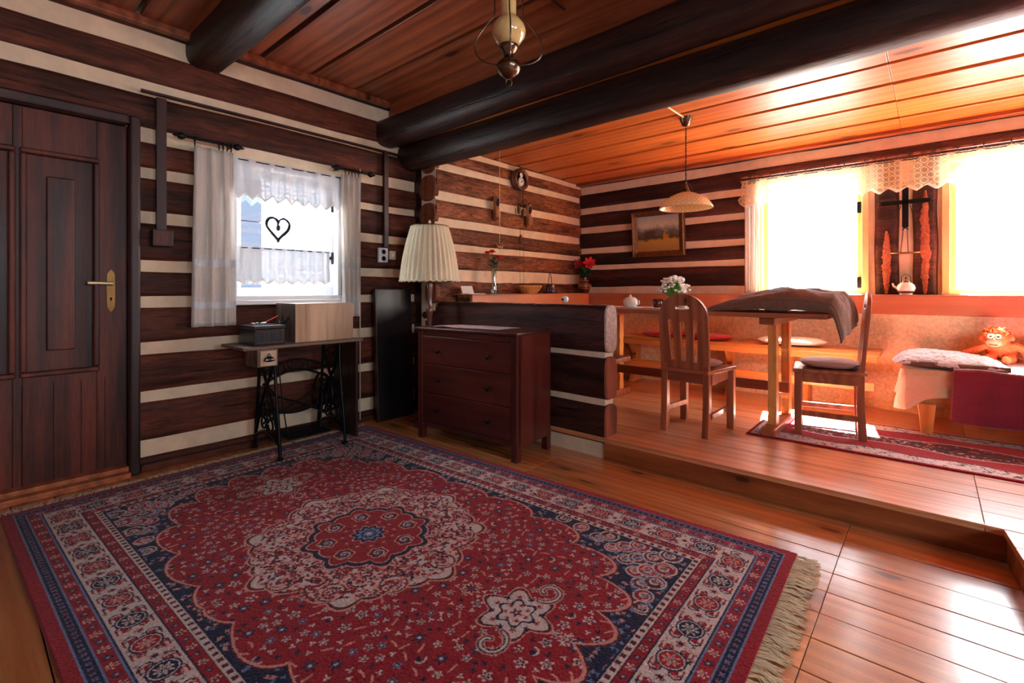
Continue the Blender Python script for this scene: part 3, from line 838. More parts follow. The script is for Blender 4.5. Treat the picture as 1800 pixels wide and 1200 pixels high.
# cable ducts and sockets on the left wall
cd = thing('cable_duct', 'brown vertical cable duct ending in a junction box beside the door', 'cable duct', (XL + .045, .865, 1.43), group=None)
mb = MB(); mb.box(-.02, .012, -.027, .027, .10, .95); mb.build('duct', DARKW, cd, bevel=.002)
mb = MB(); mb.box(-.02, .05, -.055, .055, 0, .105); mb.build('junction_box', DARKW, cd, bevel=.004)
mb = MB(); mb.box(.048, .053, -.045, .045, .01, .095); mb.build('lid', DOORW, cd, bevel=.002)
mb = MB(); mb.box(XL + .03, XL + .055, D1[1] + .055, 2.86, 2.395, 2.41)
tag(mb.build('cable_strip', DARKW), 'thin dark cable strip running along the wall above the window', 'cable')
c2 = thing('cable_duct', 'brown vertical cable duct running down to the white socket', 'cable duct', (XL + .045, 2.555, 1.54))
mb = MB(); mb.box(-.02, .012, -.022, .022, .0, .86); mb.build('duct', DARKW, c2, bevel=.002)
so = thing('double_socket', 'white double wall socket under the right cable duct', 'socket', (XL + .03, 2.52, 1.40))
mb = MB(); mb.box(0, .035, -.045, .045, 0, .13); mb.build('housing', WHITEP, so, bevel=.004)
for z in (.035, .095):
    mb = MB(); mb.lathe([(.021, 0), (.021, .004), (.017, .004), (.016, .002), (1e-4, .002)], M=RY(math.pi / 2), c=(.034, .0, z), n=20); mb.build('socket_cup', IRON, so)
sw = thing('switch_box', 'beige switch box beside the white socket', 'switch', (XL + .03, 2.62, 1.43))
mb = MB(); mb.box(0, .03, -.035, .035, 0, .08); mb.build('housing', BEIGEP, sw, bevel=.004)
mb = MB(); mb.box(.03, .035, -.012, .012, .025, .055); mb.build('rocker', WHITEP, sw, bevel=.002)

# thin white cable and leaning dark board
mb = MB(); mb.tube([(XL + .035, 2.30, .03), (XL + .035, 2.30, 2.2)], .005, 8)
tag(mb.build('white_cable', BEIGEP), 'thin white cable running straight down beside the small window', 'cable')
lb = thing('dark_board', 'tall dark board leaning in the corner behind the dresser', 'board', (XL + .13, 2.58, 0), 0)
mb = MB(); mb.box(-.018, .012, -.16, .22, .0, 1.16, M=RY(math.radians(-2.5))); mb.build('panel', DARKB, lb, bevel=.003)
mb = MB(); mb.box(-.026, .018, -.17, -.155, .0, 1.165, M=RY(math.radians(-2.5))); mb.build('edge_strip', DARKW, lb, bevel=.003)

# ================================================================== RUGS
RC = {k: np.array(s2l(v)) for k, v in dict(red=(150, 18, 38), navy=(24, 26, 62), ivory=(206, 194, 192), blue=(112, 132, 176), wine=(86, 16, 34), pink=(214, 150, 140), teal=(52, 70, 112), grey=(150, 146, 150), black=(28, 22, 30), green=(92, 96, 84)).items()}
class Pic:
    def __init__(s, lx, ly, res, base):
        s.nx, s.ny = int(lx / res) + 1, int(ly / res) + 1
        s.x = np.linspace(-lx / 2, lx / 2, s.nx); s.y = np.linspace(-ly / 2, ly / 2, s.ny)
        s.U, s.V = np.meshgrid(s.x, s.y); s.res = res
        s.C = np.empty((s.ny, s.nx, 3)); s.C[:] = RC[base]
    def fill(s, mask, c): s.C[mask] = RC[c]
    def win(s, cx, cy, r):
        i0 = max(0, int((cx - r - s.x[0]) / s.res)); i1 = min(s.nx, int((cx + r - s.x[0]) / s.res) + 2)
        j0 = max(0, int((cy - r - s.y[0]) / s.res)); j1 = min(s.ny, int((cy + r - s.y[0]) / s.res) + 2)
        return slice(j0, j1), slice(i0, i1)
    def blob(s, cx, cy, r, c, lobes=0, dep=.3, rot=0, asp=1.0, inner=0.0, ok=None):
        J, I = s.win(cx, cy, r * max(1, asp) * 1.4)
        if J.stop <= J.start or I.stop <= I.start: return
        dx, dy = s.U[J, I] - cx, s.V[J, I] - cy
        a, b = dx * math.cos(rot) + dy * math.sin(rot), (-dx * math.sin(rot) + dy * math.cos(rot)) * asp
        d = np.hypot(a, b); th = np.arctan2(b, a)
        R = r * (1 - dep + dep * np.cos(lobes * th)) if lobes else r
        m = (d < R) & (d >= inner * r)
        if ok is not None: m &= ok[J, I]
        s.C[J, I][m] = RC[c]
    def line(s, pts, w, c, ok=None):
        for (x0, y0), (x1, y1) in zip(pts[:-1], pts[1:]):
            cx, cy = (x0 + x1) / 2, (y0 + y1) / 2; r = math.hypot(x1 - x0, y1 - y0) / 2 + w * 1.5
            J, I = s.win(cx, cy, r)
            if J.stop <= J.start or I.stop <= I.start: continue
            dx, dy = x1 - x0, y1 - y0; l2 = dx * dx + dy * dy + 1e-12
            t = np.clip(((s.U[J, I] - x0) * dx + (s.V[J, I] - y0) * dy) / l2, 0, 1)
            m = np.hypot(s.U[J, I] - x0 - t * dx, s.V[J, I] - y0 - t * dy) < w / 2
            if ok is not None: m &= ok[J, I]
            s.C[J, I][m] = RC[c]
def flower(P, x, y, r, ca, cb, cc, lobes=5, rot=0, ok=None):
    P.blob(x, y, r, ca, lobes, .28, rot, ok=ok); P.blob(x, y, r * .62, cb, lobes, .25, rot, ok=ok); P.blob(x, y, r * .25, cc, ok=ok)
def spiral(x, y, r, rot, turns=1.1, sgn=1, n=22):
    return [(x + r * (1 - .75 * i / n) * math.cos(rot + sgn * i / n * turns * 6.28), y + r * (1 - .75 * i / n) * math.sin(rot + sgn * i / n * turns * 6.28)) for i in range(n + 1)]

def medallion_rug(P, LX, LY):
    r_ = random.Random(11)
    U, V = P.U, P.V; AX, AY = LX / 2, LY / 2
    D = np.minimum(AX - np.abs(U), AY - np.abs(V))
    A, B = AX - .34, AY - .34
    field = D > .34
    # field flowers, mirrored four ways
    def four(f):
        for sx in (1, -1):
            for sy in (1, -1): f(sx, sy)
    placed = []
    tries = 0
    while tries < 6500:
        tries += 1
        x, y = r_.uniform(0, A), r_.uniform(0, B); k = r_.random()
        rad = .024 if k < .35 else (.017 if k < .7 else .012)
        if any((x - a) ** 2 + (y - b) ** 2 < ((rad + c) * 1.10) ** 2 for a, b, c in placed): continue
        placed.append((x, y, rad)); rot = r_.uniform(0, 6.28); q = r_.random()
        def put(sx, sy, x=x, y=y, rad=rad, rot=rot, q=q):
            X, Y = x * sx, y * sy; ro = math.atan2(math.sin(rot) * sy, math.cos(rot) * sx)
            if rad > .02:
                if q < .4: flower(P, X, Y, rad, 'navy', 'teal', 'ivory', 6, ro)
                elif q < .75: flower(P, X, Y, rad, 'ivory', 'navy', 'pink', 5, ro)
                else:
                    P.line(spiral(X, Y, rad, ro, .55, sx * sy, 8), .007, 'ivory'); P.blob(X, Y, rad * .4, 'navy')
            elif rad > .015:
                if q < .5: flower(P, X, Y, rad, 'ivory', 'wine', 'ivory', 5, ro)
                elif q < .75: flower(P, X, Y, rad, 'blue', 'navy', 'ivory', 5, ro)
                else: P.line([(X - rad * math.cos(ro), Y - rad * math.sin(ro)), (X, Y + .004), (X + rad * math.cos(ro), Y + rad * math.sin(ro))], .007, 'pink')
            else:
                if q < .4: P.blob(X, Y, rad, 'navy', 4, .3, ro)
                else: P.blob(X, Y, rad, 'ivory', 3, .4, ro)
        four(put)
    # navy corner spandrels with scalloped ivory edge
    au, av = np.abs(U), np.abs(V)
    ang = np.arctan2(av / B, au / A)
    S = (au / (A * .97)) ** 2.5 + (av / (B * .97)) ** 2.5
    sc = .86 + .24 * np.abs(np.sin(ang * 11)) ** .8 * (.4 + .6 * np.clip(np.sin(2 * ang), 0, 1) ** .3)
    g = S - sc
    P.fill(field & (g > -.065), 'pink'); P.fill(field & (g > -.035), 'wine'); P.fill(field & (g > -.012), 'navy')
    navy = field & (g > -.02)
    for k in range(18):
        t = (k + .5) / 18 * 1.5708
        rr = (1 / ((math.cos(t)) ** 3 + (math.sin(t)) ** 3)) ** (1 / 3)
        x, y = A * .985 * math.cos(t) * rr, B * .99 * math.sin(t) * rr
        for o, rad in ((.02, .040), (.075, .046), (.145, .05), (.22, .05)):
            X0 = x + o * .7 * (1 if t < 1.3 else .2); Y0 = y + o * .7 * (1 if t > .3 else .2)
            if X0 > A - .02 or Y0 > B - .02: continue
            def put(sx, sy, X0=X0, Y0=Y0, rad=rad, k=k):
                P.blob(X0 * sx, Y0 * sy, rad, 'ivory', ok=navy); P.blob(X0 * sx, Y0 * sy, rad * .84, 'red' if k % 2 else 'wine', ok=navy)
                P.line(spiral(X0 * sx, Y0 * sy, rad * .7, k, 1.1, sx * sy, 14), .007, 'ivory', ok=navy)
                flower(P, X0 * sx, Y0 * sy, rad * .38, 'ivory', 'navy', 'blue', 5, k, ok=navy)
            four(put)
    for _ in range(1100):
        x, y = r_.uniform(0, A), r_.uniform(0, B); rot = r_.uniform(0, 6); q = r_.random()
        four(lambda sx, sy: P.blob(x * sx, y * sy, .010, 'blue' if q < .6 else 'pink', 4, .35, rot, ok=navy & (np.abs(g) < 9)) if (x / A) ** 2.5 + (y / B) ** 2.5 > .85 else None)
    # centre medallion
    Rr = np.hypot(U, V * 1.02); TH = np.arctan2(V, U)
    def lob(R0, n1, d1, n2, d2, ph=0): return R0 * (1 + d1 * np.cos(n1 * TH + ph) + d2 * np.abs(np.cos(n2 * TH / 2)))
    R1 = lob(.475, 8, .07, 24, .07)
    dia = (np.minimum(np.abs(U), np.abs(V)) + np.abs(np.maximum(np.abs(U), np.abs(V)) - .40)) < .135
    dia2 = (np.minimum(np.abs(U), np.abs(V)) + np.abs(np.maximum(np.abs(U), np.abs(V)) - .40)) < .120
    P.fill(Rr < R1 + .016, 'pink'); P.fill(dia, 'pink')
    P.fill(Rr < R1 + .006, 'wine'); P.fill(dia2, 'wine')
    P.fill(Rr < R1 - .008, 'ivory')
    P.fill(dia2 & ((np.minimum(np.abs(U), np.abs(V)) + np.abs(np.maximum(np.abs(U), np.abs(V)) - .40)) < .108), 'ivory')
    iv = (Rr < R1 - .01)
    for k in range(12):
        a = 2 * math.pi * k / 12 + .13; x, y = .44 * math.cos(a), .44 * math.sin(a)
        P.blob(x, y, .062, 'pink'); P.blob(x, y, .055, 'wine'); P.blob(x, y, .048, 'ivory'); P.line(spiral(x, y, .036, a, 1.2, 1 if k % 2 else -1, 20), .008, 'red'); flower(P, x, y, .016, 'navy', 'blue', 'ivory', 6)
    iv = iv | (np.hypot(U, V) < .49)
    for ring, n, rad, ph in ((.375, 14, .050, .196), (.30, 14, .040, 0)):
        for k in range(n):
            a = 2 * math.pi * k / n + ph; x, y = ring * math.cos(a), ring * math.sin(a)
            P.line(spiral(x, y, rad, a, 1.2, 1 if k % 2 else -1, 22), .006, 'navy' if ring > .4 else 'wine', ok=iv)
            P.line(spiral(x, y, rad * .8, a + .4, 1.1, 1 if k % 2 else -1, 22), .009, 'red', ok=iv)
            P.blob(x, y, .014, 'wine', 5, .3, a, ok=iv)
    for _ in range(430):
        a = r_.uniform(0, math.pi / 4); rr = r_.uniform(.27, .50); q = r_.random(); ro = r_.uniform(0, 6)
        for k in range(8):
            b = a + k * math.pi / 4 if k % 2 == 0 else (k + 1) * math.pi / 4 - a
            P.blob(rr * math.cos(b), rr * math.sin(b), .0085 if q < .7 else .012, 'red' if q < .45 else ('navy' if q < .75 else 'pink'), 0 if q < .5 else 4, .3, ro + b, asp=1.5, ok=iv)
    R2 = lob(.245, 8, .06, 16, .12, math.pi)
    P.fill(Rr < R2 + .020, 'pink'); P.fill(Rr < R2 + .012, 'navy'); P.fill(Rr < R2 - .012, 'pink'); P.fill(Rr < R2 - .019, 'red')
    for k in range(8):
        a = 2 * math.pi * k / 8 + .39; x, y = .185 * math.cos(a), .185 * math.sin(a)
        P.blob(x, y, .046, 'pink', 6, .08); P.blob(x, y, .039, 'wine', 6, .08); P.line(spiral(x, y, .03, a, 1.1), .006, 'ivory'); flower(P, x, y, .016, 'blue', 'navy', 'ivory')
        for o in (-.2, .2): P.blob(.255 * math.cos(a + o), .255 * math.sin(a + o), .016, 'navy', 3, .4, a)
    for k in range(24):
        a = k * .2618; P.blob(.115 * math.cos(a), .115 * math.sin(a), .010, 'wine' if k % 2 else 'pink', 4, .3, a)
    for (R0, c) in ((.088, 'pink'), (.080, 'navy'), (.058, 'blue'), (.040, 'navy'), (.028, 'blue'), (.012, 'ivory')): P.blob(0, 0, R0, c, 10, .12, .3)
    # pendants and leaf scrolls
    for sx in (1, -1):
        cx = .88 * sx
        for (R0, c) in ((.155, 'pink'), (.146, 'wine'), (.132, 'ivory')): P.blob(cx, 0, R0, c, 6, .16, 0, asp=1.05)
        okp = (np.hypot(U - cx, V) < .13)
        P.blob(cx, 0, .078, 'navy', 6, .15); P.blob(cx, 0, .066, 'ivory', 6, .15)
        for k in range(12):
            a = k * .5236; P.blob(cx + .088 * math.cos(a), .088 * math.sin(a), .013, 'navy' if k % 2 else 'red', 5, .3, a, ok=okp)
        for k in range(7):
            a = k * .9; P.blob(cx + .042 * math.cos(a), .042 * math.sin(a), .011, 'red', 5, .3, a)
        flower(P, cx, 0, .024, 'red', 'navy', 'ivory')
        for sy in (1, -1):
            P.line(spiral(cx + .02 * sx, .165 * sy, .062, -1.5 * sy, .9, sx * sy, 18), .030, 'pink'); P.line(spiral(cx + .02 * sx, .165 * sy, .062, -1.5 * sy, .9, sx * sy, 18), .020, 'navy'); P.line(spiral(cx + .02 * sx, .165 * sy, .062, -1.5 * sy, .9, sx * sy, 18), .009, 'ivory')
        flower(P, cx - .22 * sx, 0, .045, 'pink', 'navy', 'red', 8)
        flower(P, cx + .21 * sx, 0, .030, 'ivory', 'navy', 'pink', 8)
    # borders --------------------------------------------------------
    def along(d, step, f):
        """call f(x, y, i, angle) along a rectangle at inset d"""
        a, b = AX - d, AY - d
        nx_, ny_ = max(2, 2 * round(a / step)), max(2, 2 * round(b / step))
        i = 0
        for k in range(nx_):
            x = -a + (k + .5) * 2 * a / nx_
            f(x, -b, k, 0); f(x, b, k, 0)
        for k in range(ny_):
            y = -b + (k + .5) * 2 * b / ny_
            f(-a, y, k + 1, math.pi / 2); f(a, y, k + 1, math.pi / 2)
    bands = [(.0, .335, 'navy'), (.0, .040, 'red'), (.040, .046, 'blue'), (.046, .080, 'navy'), (.080, .086, 'blue'), (.086, .128, 'red'), (.128, .134, 'blue'), (.134, .140, 'navy'),
             (.140, .262, 'ivory'), (.262, .268, 'navy'), (.268, .303, 'red'), (.303, .308, 'wine'), (.308, .336, 'ivory'), (.336, .345, 'navy')]
    for a, b, c in bands: P.fill((D >= a) & (D < b), c)
    along(.063, .030, lambda x, y, i, an: (P.blob(x, y, .010, 'blue', 4, .3, .78), P.blob(x, y, .004, 'red')))
    along(.107, .052, lambda x, y, i, an: (flower(P, x, y, .019, 'ivory', 'red', 'pink', 6) if i % 2 else flower(P, x, y, .018, 'navy', 'teal', 'pink', 6)))
    along(.286, .050, lambda x, y, i, an: (flower(P, x, y, .016, 'ivory', 'wine', 'pink', 5) if i % 2 else flower(P, x, y, .014, 'navy', 'teal', 'pink', 6)))
    def sq(x, y, i, an):
        J, I = P.win(x, y, .02); m = (np.abs(P.U[J, I] - x) < .0085) & (np.abs(P.V[J, I] - y) < .0085); P.C[J, I][m] = RC['wine']
    along(.322, .036, sq)
    main = (D > .142) & (D < .260)
    def motif(x, y, i, an):
        c = 'navy' if i % 2 else 'red'
        P.blob(x, y, .047, 'navy', ok=main, asp=1.0); P.blob(x, y, .041, 'ivory', ok=main); P.blob(x, y, .037, c, ok=main)
        flower(P, x, y, .030, 'ivory' if c == 'navy' else 'pink', c, 'blue', 8, 0, ok=main); flower(P, x, y, .014, 'ivory', 'navy', 'pink', ok=main)
    def scr(x, y, i, an):
        ca, sa = math.cos(an), math.sin(an)
        for o in (-.036, .036):
            for q in (-1, 1):
                X, Y = x + o * ca - q * .028 * sa, y + o * sa + q * .028 * ca
                P.line(spiral(X, Y, .024, an + q, 1.2, q, 16), .0055, 'navy' if o > 0 else 'red', ok=main); P.blob(X, Y, .011, 'red', 5, .3, an, ok=main)
        P.blob(x, y, .016, 'red', 6, .3, 0, ok=main); P.blob(x, y, .007, 'navy', ok=main)
    along(.201, .096, lambda x, y, i, an: None)
    cells = []
    along(.201, .085, lambda x, y, i, an: cells.append((x, y, i, an)))
    for x, y, i, an in cells: scr(x, y, i, an)
    for _ in range(6500):
        x, y = r_.uniform(-AX, AX), r_.uniform(-AY, AY)
        d = min(AX - abs(x), AY - abs(y))
        if .145 < d < .257: P.blob(x, y, .0075, r_.choice(['red', 'navy', 'pink', 'wine']), 3, .4, r_.uniform(0, 6), ok=main)
    for x, y, i, an in cells:
        if i % 2 == 0: motif(x, y, i // 2, an)

def rug_mesh(name, P, parent, amp, seed, thick=.012, wav=0.):
    nx, ny = P.nx, P.ny; rs = np.random.RandomState(seed)
    Z = thick + amp * rs.rand(ny, nx)
    Z += wav * (np.sin(P.U * 9 + 1) * np.sin(P.V * 7) )
    edge = np.minimum(P.x[-1] - np.abs(P.U), P.y[-1] - np.abs(P.V)); Z = np.where(edge < .002, .001, Z)
    J = rs.uniform(-.3, .3, (2, ny, nx)) * P.res * (edge > .004)
    co = np.stack([P.U + J[0], P.V + J[1], Z], -1).reshape(-1, 3).astype(np.float32)
    idx = np.arange(nx * ny).reshape(ny, nx)
    q = np.stack([idx[:-1, :-1], idx[:-1, 1:], idx[1:, 1:], idx[1:, :-1]], -1).reshape(-1, 4)
    me = bpy.data.meshes.new(name)
    me.vertices.add(len(co)); me.vertices.foreach_set('co', co.ravel())
    me.loops.add(q.size); me.loops.foreach_set('vertex_index', q.ravel().astype(np.int32))
    me.polygons.add(len(q)); me.polygons.foreach_set('loop_start', (np.arange(len(q)) * 4).astype(np.int32))
    me.update(calc_edges=True)
    ca = me.color_attributes.new('pattern', 'FLOAT_COLOR', 'POINT')
    C = P.C * (1 + rs.uniform(-.22, .22, (ny, nx, 1)))
    ca.data.foreach_set('color', np.concatenate([C, np.ones((ny, nx, 1))], -1).astype(np.float32).ravel())
    o = bpy.data.objects.new(name, me); SC.collection.objects.link(o); o.parent = parent
    me.materials.append(RUGM)
    return o
m, t, b = nt('rug_pile')
at = N(t, 'ShaderNodeAttribute', attribute_name='pattern')
ns = noise_n(t, coords(t, (1, 1, 1)), 900, 2)
c = mixc(t, at.outputs['Color'], (0, 0, 0), math_n(t, 'MULTIPLY', ns, .22))
L(t, c, b.inputs['Base Color']); b.inputs['Roughness'].default_value = 1.0; b.inputs['Specular IOR Level'].default_value = .1
b.inputs['Sheen Weight'].default_value = .15
RUGM = m

LX, LY = 3.17, 2.13
P = Pic(LX, LY, .003, 'red'); medallion_rug(P, LX, LY)
rug = thing('persian_rug', 'large red and navy oriental rug with ivory centre medallion on the plank floor', 'rug', (-1.985, 1.265, .001), math.radians(2.0))
rug_mesh('pile', P, rug, .0035, 3)
for sx, nm in ((1, 'fringe'), (-1, 'fringe')):
    mb = MB(); r = random.Random(5 + sx)
    y = -LY / 2 + .006
    while y < LY / 2 - .006:
        ln = r.uniform(.065, .10); k = r.uniform(-.03, .03)
        for q in range(3):
            a = r.uniform(-.012, .012) + k
            pts = [(sx * (LX / 2 - .004), y, .010), (sx * (LX / 2 + ln * .35), y + a * .5 + r.uniform(-.004, .004), .010 + r.uniform(0, .006)), (sx * (LX / 2 + ln * .7), y + a + r.uniform(-.006, .006), .006), (sx * (LX / 2 + ln), y + a * 1.5 + r.uniform(-.01, .01), .003)]
            mb.tube(pts, [.0022, .0020, .0018, .0010], 5)
        y += .0095
    mb.build(nm, FRINGE, rug, fix=False)['kind'] = 'stuff'

# the smaller rug on the platform
P2 = Pic(2.3, .86, .004, 'red')
U, V = P2.U, P2.V; D = np.minimum(1.15 - np.abs(U), .43 - np.abs(V))
r_ = random.Random(3)
okb = np.ones_like(U, bool)
wavy = .16 + .02 * np.cos(U * 14)
P2.fill(D < wavy, 'ivory'); P2.fill((D < wavy) & (D > wavy - .008), 'black')
body = (D < wavy - .01) & (D > .03)
for _ in range(2600):
    x, y = r_.uniform(-1.15, 1.15), r_.uniform(-.43, .43)
    P2.blob(x, y, r_.choice([.008, .012, .016]), r_.choice(['black', 'green', 'grey', 'wine', 'ivory', 'green']), r_.choice([0, 3, 5]), .35, r_.uniform(0, 6), 1.8, ok=body)
P2.fill(D < .028, 'red'); P2.fill((D < .034) & (D > .028), 'ivory')
core = (np.abs(V) < .10 + .03 * np.cos(U * 9)) & (np.abs(U) < .9)
P2.fill((np.abs(V) < .115 + .03 * np.cos(U * 9)) & (np.abs(U) < .92), 'ivory'); P2.fill(core, 'wine')
for _ in range(900):
    x, y = r_.uniform(-.9, .9), r_.uniform(-.14, .14)
    P2.blob(x, y, r_.choice([.008, .014]), r_.choice(['ivory', 'black', 'pink', 'green', 'black']), r_.choice([0, 4]), .35, r_.uniform(0, 6), 1.8, ok=core)
rug2 = thing('small_rug', 'smaller red and grey-green patterned rug on the raised platform under table and bed', 'rug', (.16, 4.07, PL + .001), math.radians(.4))
rug_mesh('pile', P2, rug2, .003, 8, .008)

# ================================================================== FURNITURE
# dresser
dr = thing('dresser', 'dark mahogany-stained chest of three drawers in front of the log partition', 'dresser', (-2.575, 2.615, 0), math.radians(3.2))
DW, DD, DH = .487, .205, .865
mb = MB(); mb.box(-DW - .018, DW + .018, -DD - .022, DD + .005, DH - .022, DH); mb.build('top', DRESS, dr, bevel=.006)
mb = MB()
for sx in (-1, 1):
    mb.box(sx * DW - (.018 if sx > 0 else 0), sx * DW + (.018 if sx < 0 else 0), -DD + .02, DD, .10, DH - .022)
mb.box(-DW, DW, DD - .012, DD, .10, DH - .022); mb.box(-DW + .02, DW - .02, -DD + .02, DD - .012, .12, .14)
mb.build('carcass', DRESSZ, dr, bevel=.002)
for sx in (-1, 1):
    for sy in (-1, 1):
        mb = MB(); a = sx * DW - (.05 if sx > 0 else 0); c_ = -DD if sy < 0 else DD - .05
        mb.box(a, a + .05, c_, c_ + .05, 0, (DH - .022) if sy < 0 else .12); mb.build('leg', DRESSZ, dr, bevel=.003)
mb = MB(); mb.box(-DW + .05, DW - .05, -DD + .006, -DD + .022, .80, DH - .022); mb.build('top_rail', DRESS, dr, bevel=.002)
mb = MB(); mb.box(-DW + .05, DW - .05, -DD + .006, -DD + .022, .10, .135); mb.build('bottom_rail', DRESS, dr, bevel=.002)
for z0, z1 in ((.586, .797), (.364, .582), (.138, .360)):
    mb = MB(); mb.box(-DW + .053, DW - .053, -DD + .003, -DD + .02, z0, z1); mb.box(-DW + .06, DW - .06, -DD + .02, DD - .03, z0 + .02, z0 + .03)
    dw = mb.build('drawer', DRESS, dr, bevel=.003)
    for x in (-.25, .25):
        mb = MB(); mb.lathe([(.006, 0), (.006, .012), (.015, .018), (.016, .026), (.010, .031), (1e-4, .032)], M=RX(math.pi / 2), c=(x, -DD + .003, (z0 + z1) / 2 - .005), n=20)
        mb.build('knob', IRON, dw)
for x in (-DW + .10, DW - .10):
    mb = MB(); mb.lathe([(.006, 0), (.006, .003), (1e-4, .004)], M=RX(math.pi / 2), c=(x, -DD + .005, .822), n=12); mb.build('screw', STEEL, dr)
# runner on it
rn = thing('dresser_runner', 'creased pale linen runner lying on the dark dresser', 'table runner', (-2.62, 2.60, DH), math.radians(6))
mb = MB()
mb.grid(lambda u, v: ((u - .5) * .60 + .02 * (v - .5), (v - .5) * .25 + .03 * (u - .5), .004 + .004 * abs(nz(u * 8, v * 5)) + .012 * max(0, nz(u * 3, v * 4, 3))), 60, 30)
mb.build('cloth', DOILY, rn, solid=.002, fix=False)

# floor lamp
lm = thing('floor_lamp', 'floor lamp with turned wooden stem and pleated cream shade behind the dresser', 'lamp', (-3.27, 2.68, 0))
mb = MB(); mb.lathe([(.15, 0), (.155, .015), (.14, .03), (.06, .045), (.03, .06)], n=36); mb.build('base', TURN, lm)
mb = MB()
mb.lathe([(.022, .05), (.030, .10), (.022, .16), (.020, .5), (.026, .52), (.03, .56), (.024, .60), (.020, .64), (.022, .86), (.024, .93), (.030, .96), (.034, .985), (.026, 1.0), (.022, 1.03), (.020, 1.1), (.026, 1.16), (.030, 1.19), (.022, 1.24), (.014, 1.30), (.010, 1.42)], n=24)
mb.build('stem', TURN, lm)
mb = MB()
zb, zt, rb, rt = 1.225, 1.70, .254, .160
def fl(j, n, z):
    k = (z - zb) / (zt - zb)
    return (.03 + .012 * math.sin(j * .7)) * math.sin(2 * math.pi * j * 34 / n) * (.4 + .6 * (1 - abs(2 * k - .9)))
mb.lathe([(rb + (rt - rb) * (i / 16) + .012 * math.sin(math.pi * i / 16), zb + (zt - zb) * i / 16) for i in range(17)], n=340, flute=fl)
mb.f = mb.f[:-2]; mb.m = mb.m[:-2]; mb.sm = mb.sm[:-2]
sh = mb.build('shade', SHADE, lm, solid=.003, fix=False)
mb = MB(); n = 120
mb.tube([((rb + .002) * math.cos(6.2832 * i / n), (rb + .002) * math.sin(6.2832 * i / n), zb + .004 + .006 * math.sin(i * 1.6)) for i in range(n)], .006, 6, closed=True); mb.build('braid', SHADE, sh)
mb = MB(); mb.tube([((rt) * math.cos(6.2832 * i / 60), (rt) * math.sin(6.2832 * i / 60), zt) for i in range(60)], .005, 6, closed=True)
for k in range(3): mb.tube([(0, 0, zt), (rt * math.cos(k * 2.1), rt * math.sin(k * 2.1), zt)], .003, 6)
mb.tube([(0, 0, 1.42), (0, 0, zt)], .004, 6)
mb.build('shade_frame', BRASS, sh)
mb = MB(); mb.lathe([(.006, zt), (.012, zt + .012), (.008, zt + .025), (.013, zt + .04), (1e-4, zt + .06)], n=14); mb.build('finial', SHADE, lm)
mb = MB(); mb.lathe([(.014, 1.42), (.018, 1.44), (.03, 1.50), (.03, 1.53), (1e-4, 1.56)], n=16); mb.build('bulb', PORC, lm)

# treadle sewing machine table
sm_ = thing('sewing_table', 'treadle sewing machine table with black iron stand below the small window', 'sewing table', (-3.465, 1.61, .017))
ZS = .768
mb = MB(); mb.box(-.195, .195, -.425, .43, ZS - .022, ZS); mb.build('table_top', TABTOP, sm_, bevel=.008, seg=3)
mb = MB(); mb.box(-.02, .185, -.335, -.205, ZS - .135, ZS - .022); cs = mb.build('drawer_case', TABTOP, sm_, bevel=.004)
mb = MB(); mb.box(.183, .198, -.322, -.218, ZS - .128, ZS - .03); df = mb.build('drawer_front', BOXW, sm_, bevel=.003)
mb = MB()
mb.grid(lambda u, v: (.198 + .022 * math.sin(math.pi * .5 * v), -.27 + (u - .5) * .07 * (1 - .35 * v * (2 * v - 1)), ZS - .10 + .035 * (1 - v) ** .5 * math.sin(math.pi * u) ** .3 + .012 * v), 16, 8)
mb.ball((.205, -.27, ZS - .062), .012, 8, sc=(.6, 1, 1.2)); mb.ball((.21, -.27, ZS - .088), .028, 10, sc=(.5, 1.2, .5))
mb.build('cup_pull', STEEL, df)
def side_iron(y):
    mb = MB(); r = .0115
    zt_ = ZS - .03
    def tb(p, rr=r): mb.tube([(a, y, b) for a, b in p], rr, 8)
    def arc(cx, cz, R, a0, a1, n=14): return [(cx + R * math.cos(a0 + (a1 - a0) * i / n), cz + R * math.sin(a0 + (a1 - a0) * i / n)) for i in range(n + 1)]
    tb([(-.12, zt_), (-.125, .60), (-.15, .40), (-.185, .20), (-.20, .06), (-.205, .012)]); tb([(.12, zt_), (.125, .60), (.15, .40), (.185, .20), (.20, .06), (.205, .012)])
    tb([(-.14, zt_), (.14, zt_)], .014); tb([(-.125, zt_), (-.05, .55), (.06, .40), (.12, .28), (.19, .12)]); tb([(.125, zt_), (.05, .55), (-.06, .40), (-.12, .28), (-.19, .12)])
    tb([(-.195, .10), (-.10, .14), (0, .16), (.10, .14), (.195, .10)]); tb([(-.15, .42), (0, .47), (.15, .42)], .008)
    for sx in (-1, 1):
        tb([(sx * a, b) for a, b in arc(.075, .30, .045, -1.5, 4.4)], .008); tb([(sx * a, b) for a, b in arc(.062, .63, .04, -2.0, 3.6)], .008)
        tb([(sx * a, b) for a, b in arc(.055, .21, .038, -3.1, 2.8)], .007); mb.ball((sx * .205, y, .014), .022, 8, sc=(1, 1, .6))
    tb(arc(0, .33, .035, 0, 6.28), .007); tb([(0, .16), (0, .295)], .007); tb([(0, .365), (0, .46)], .007)
    return mb.build('side_iron', IRON, sm_)
side_iron(-.20); side_iron(.27)
mb = MB()
pts = [(-.07, -.20 + .47 * i / 16, .47 + .08 * math.sin(math.pi * i / 16)) for i in range(17)]
mb.tube(pts, .009, 8); mb.tube([(p[0], p[1], p[2] + .075) for p in pts], .009, 8)
mb.tube([(-.07, -.20 + .47 * i / 16, .30 - .06 * math.sin(math.pi * i / 16)) for i in range(17)], .009, 8)
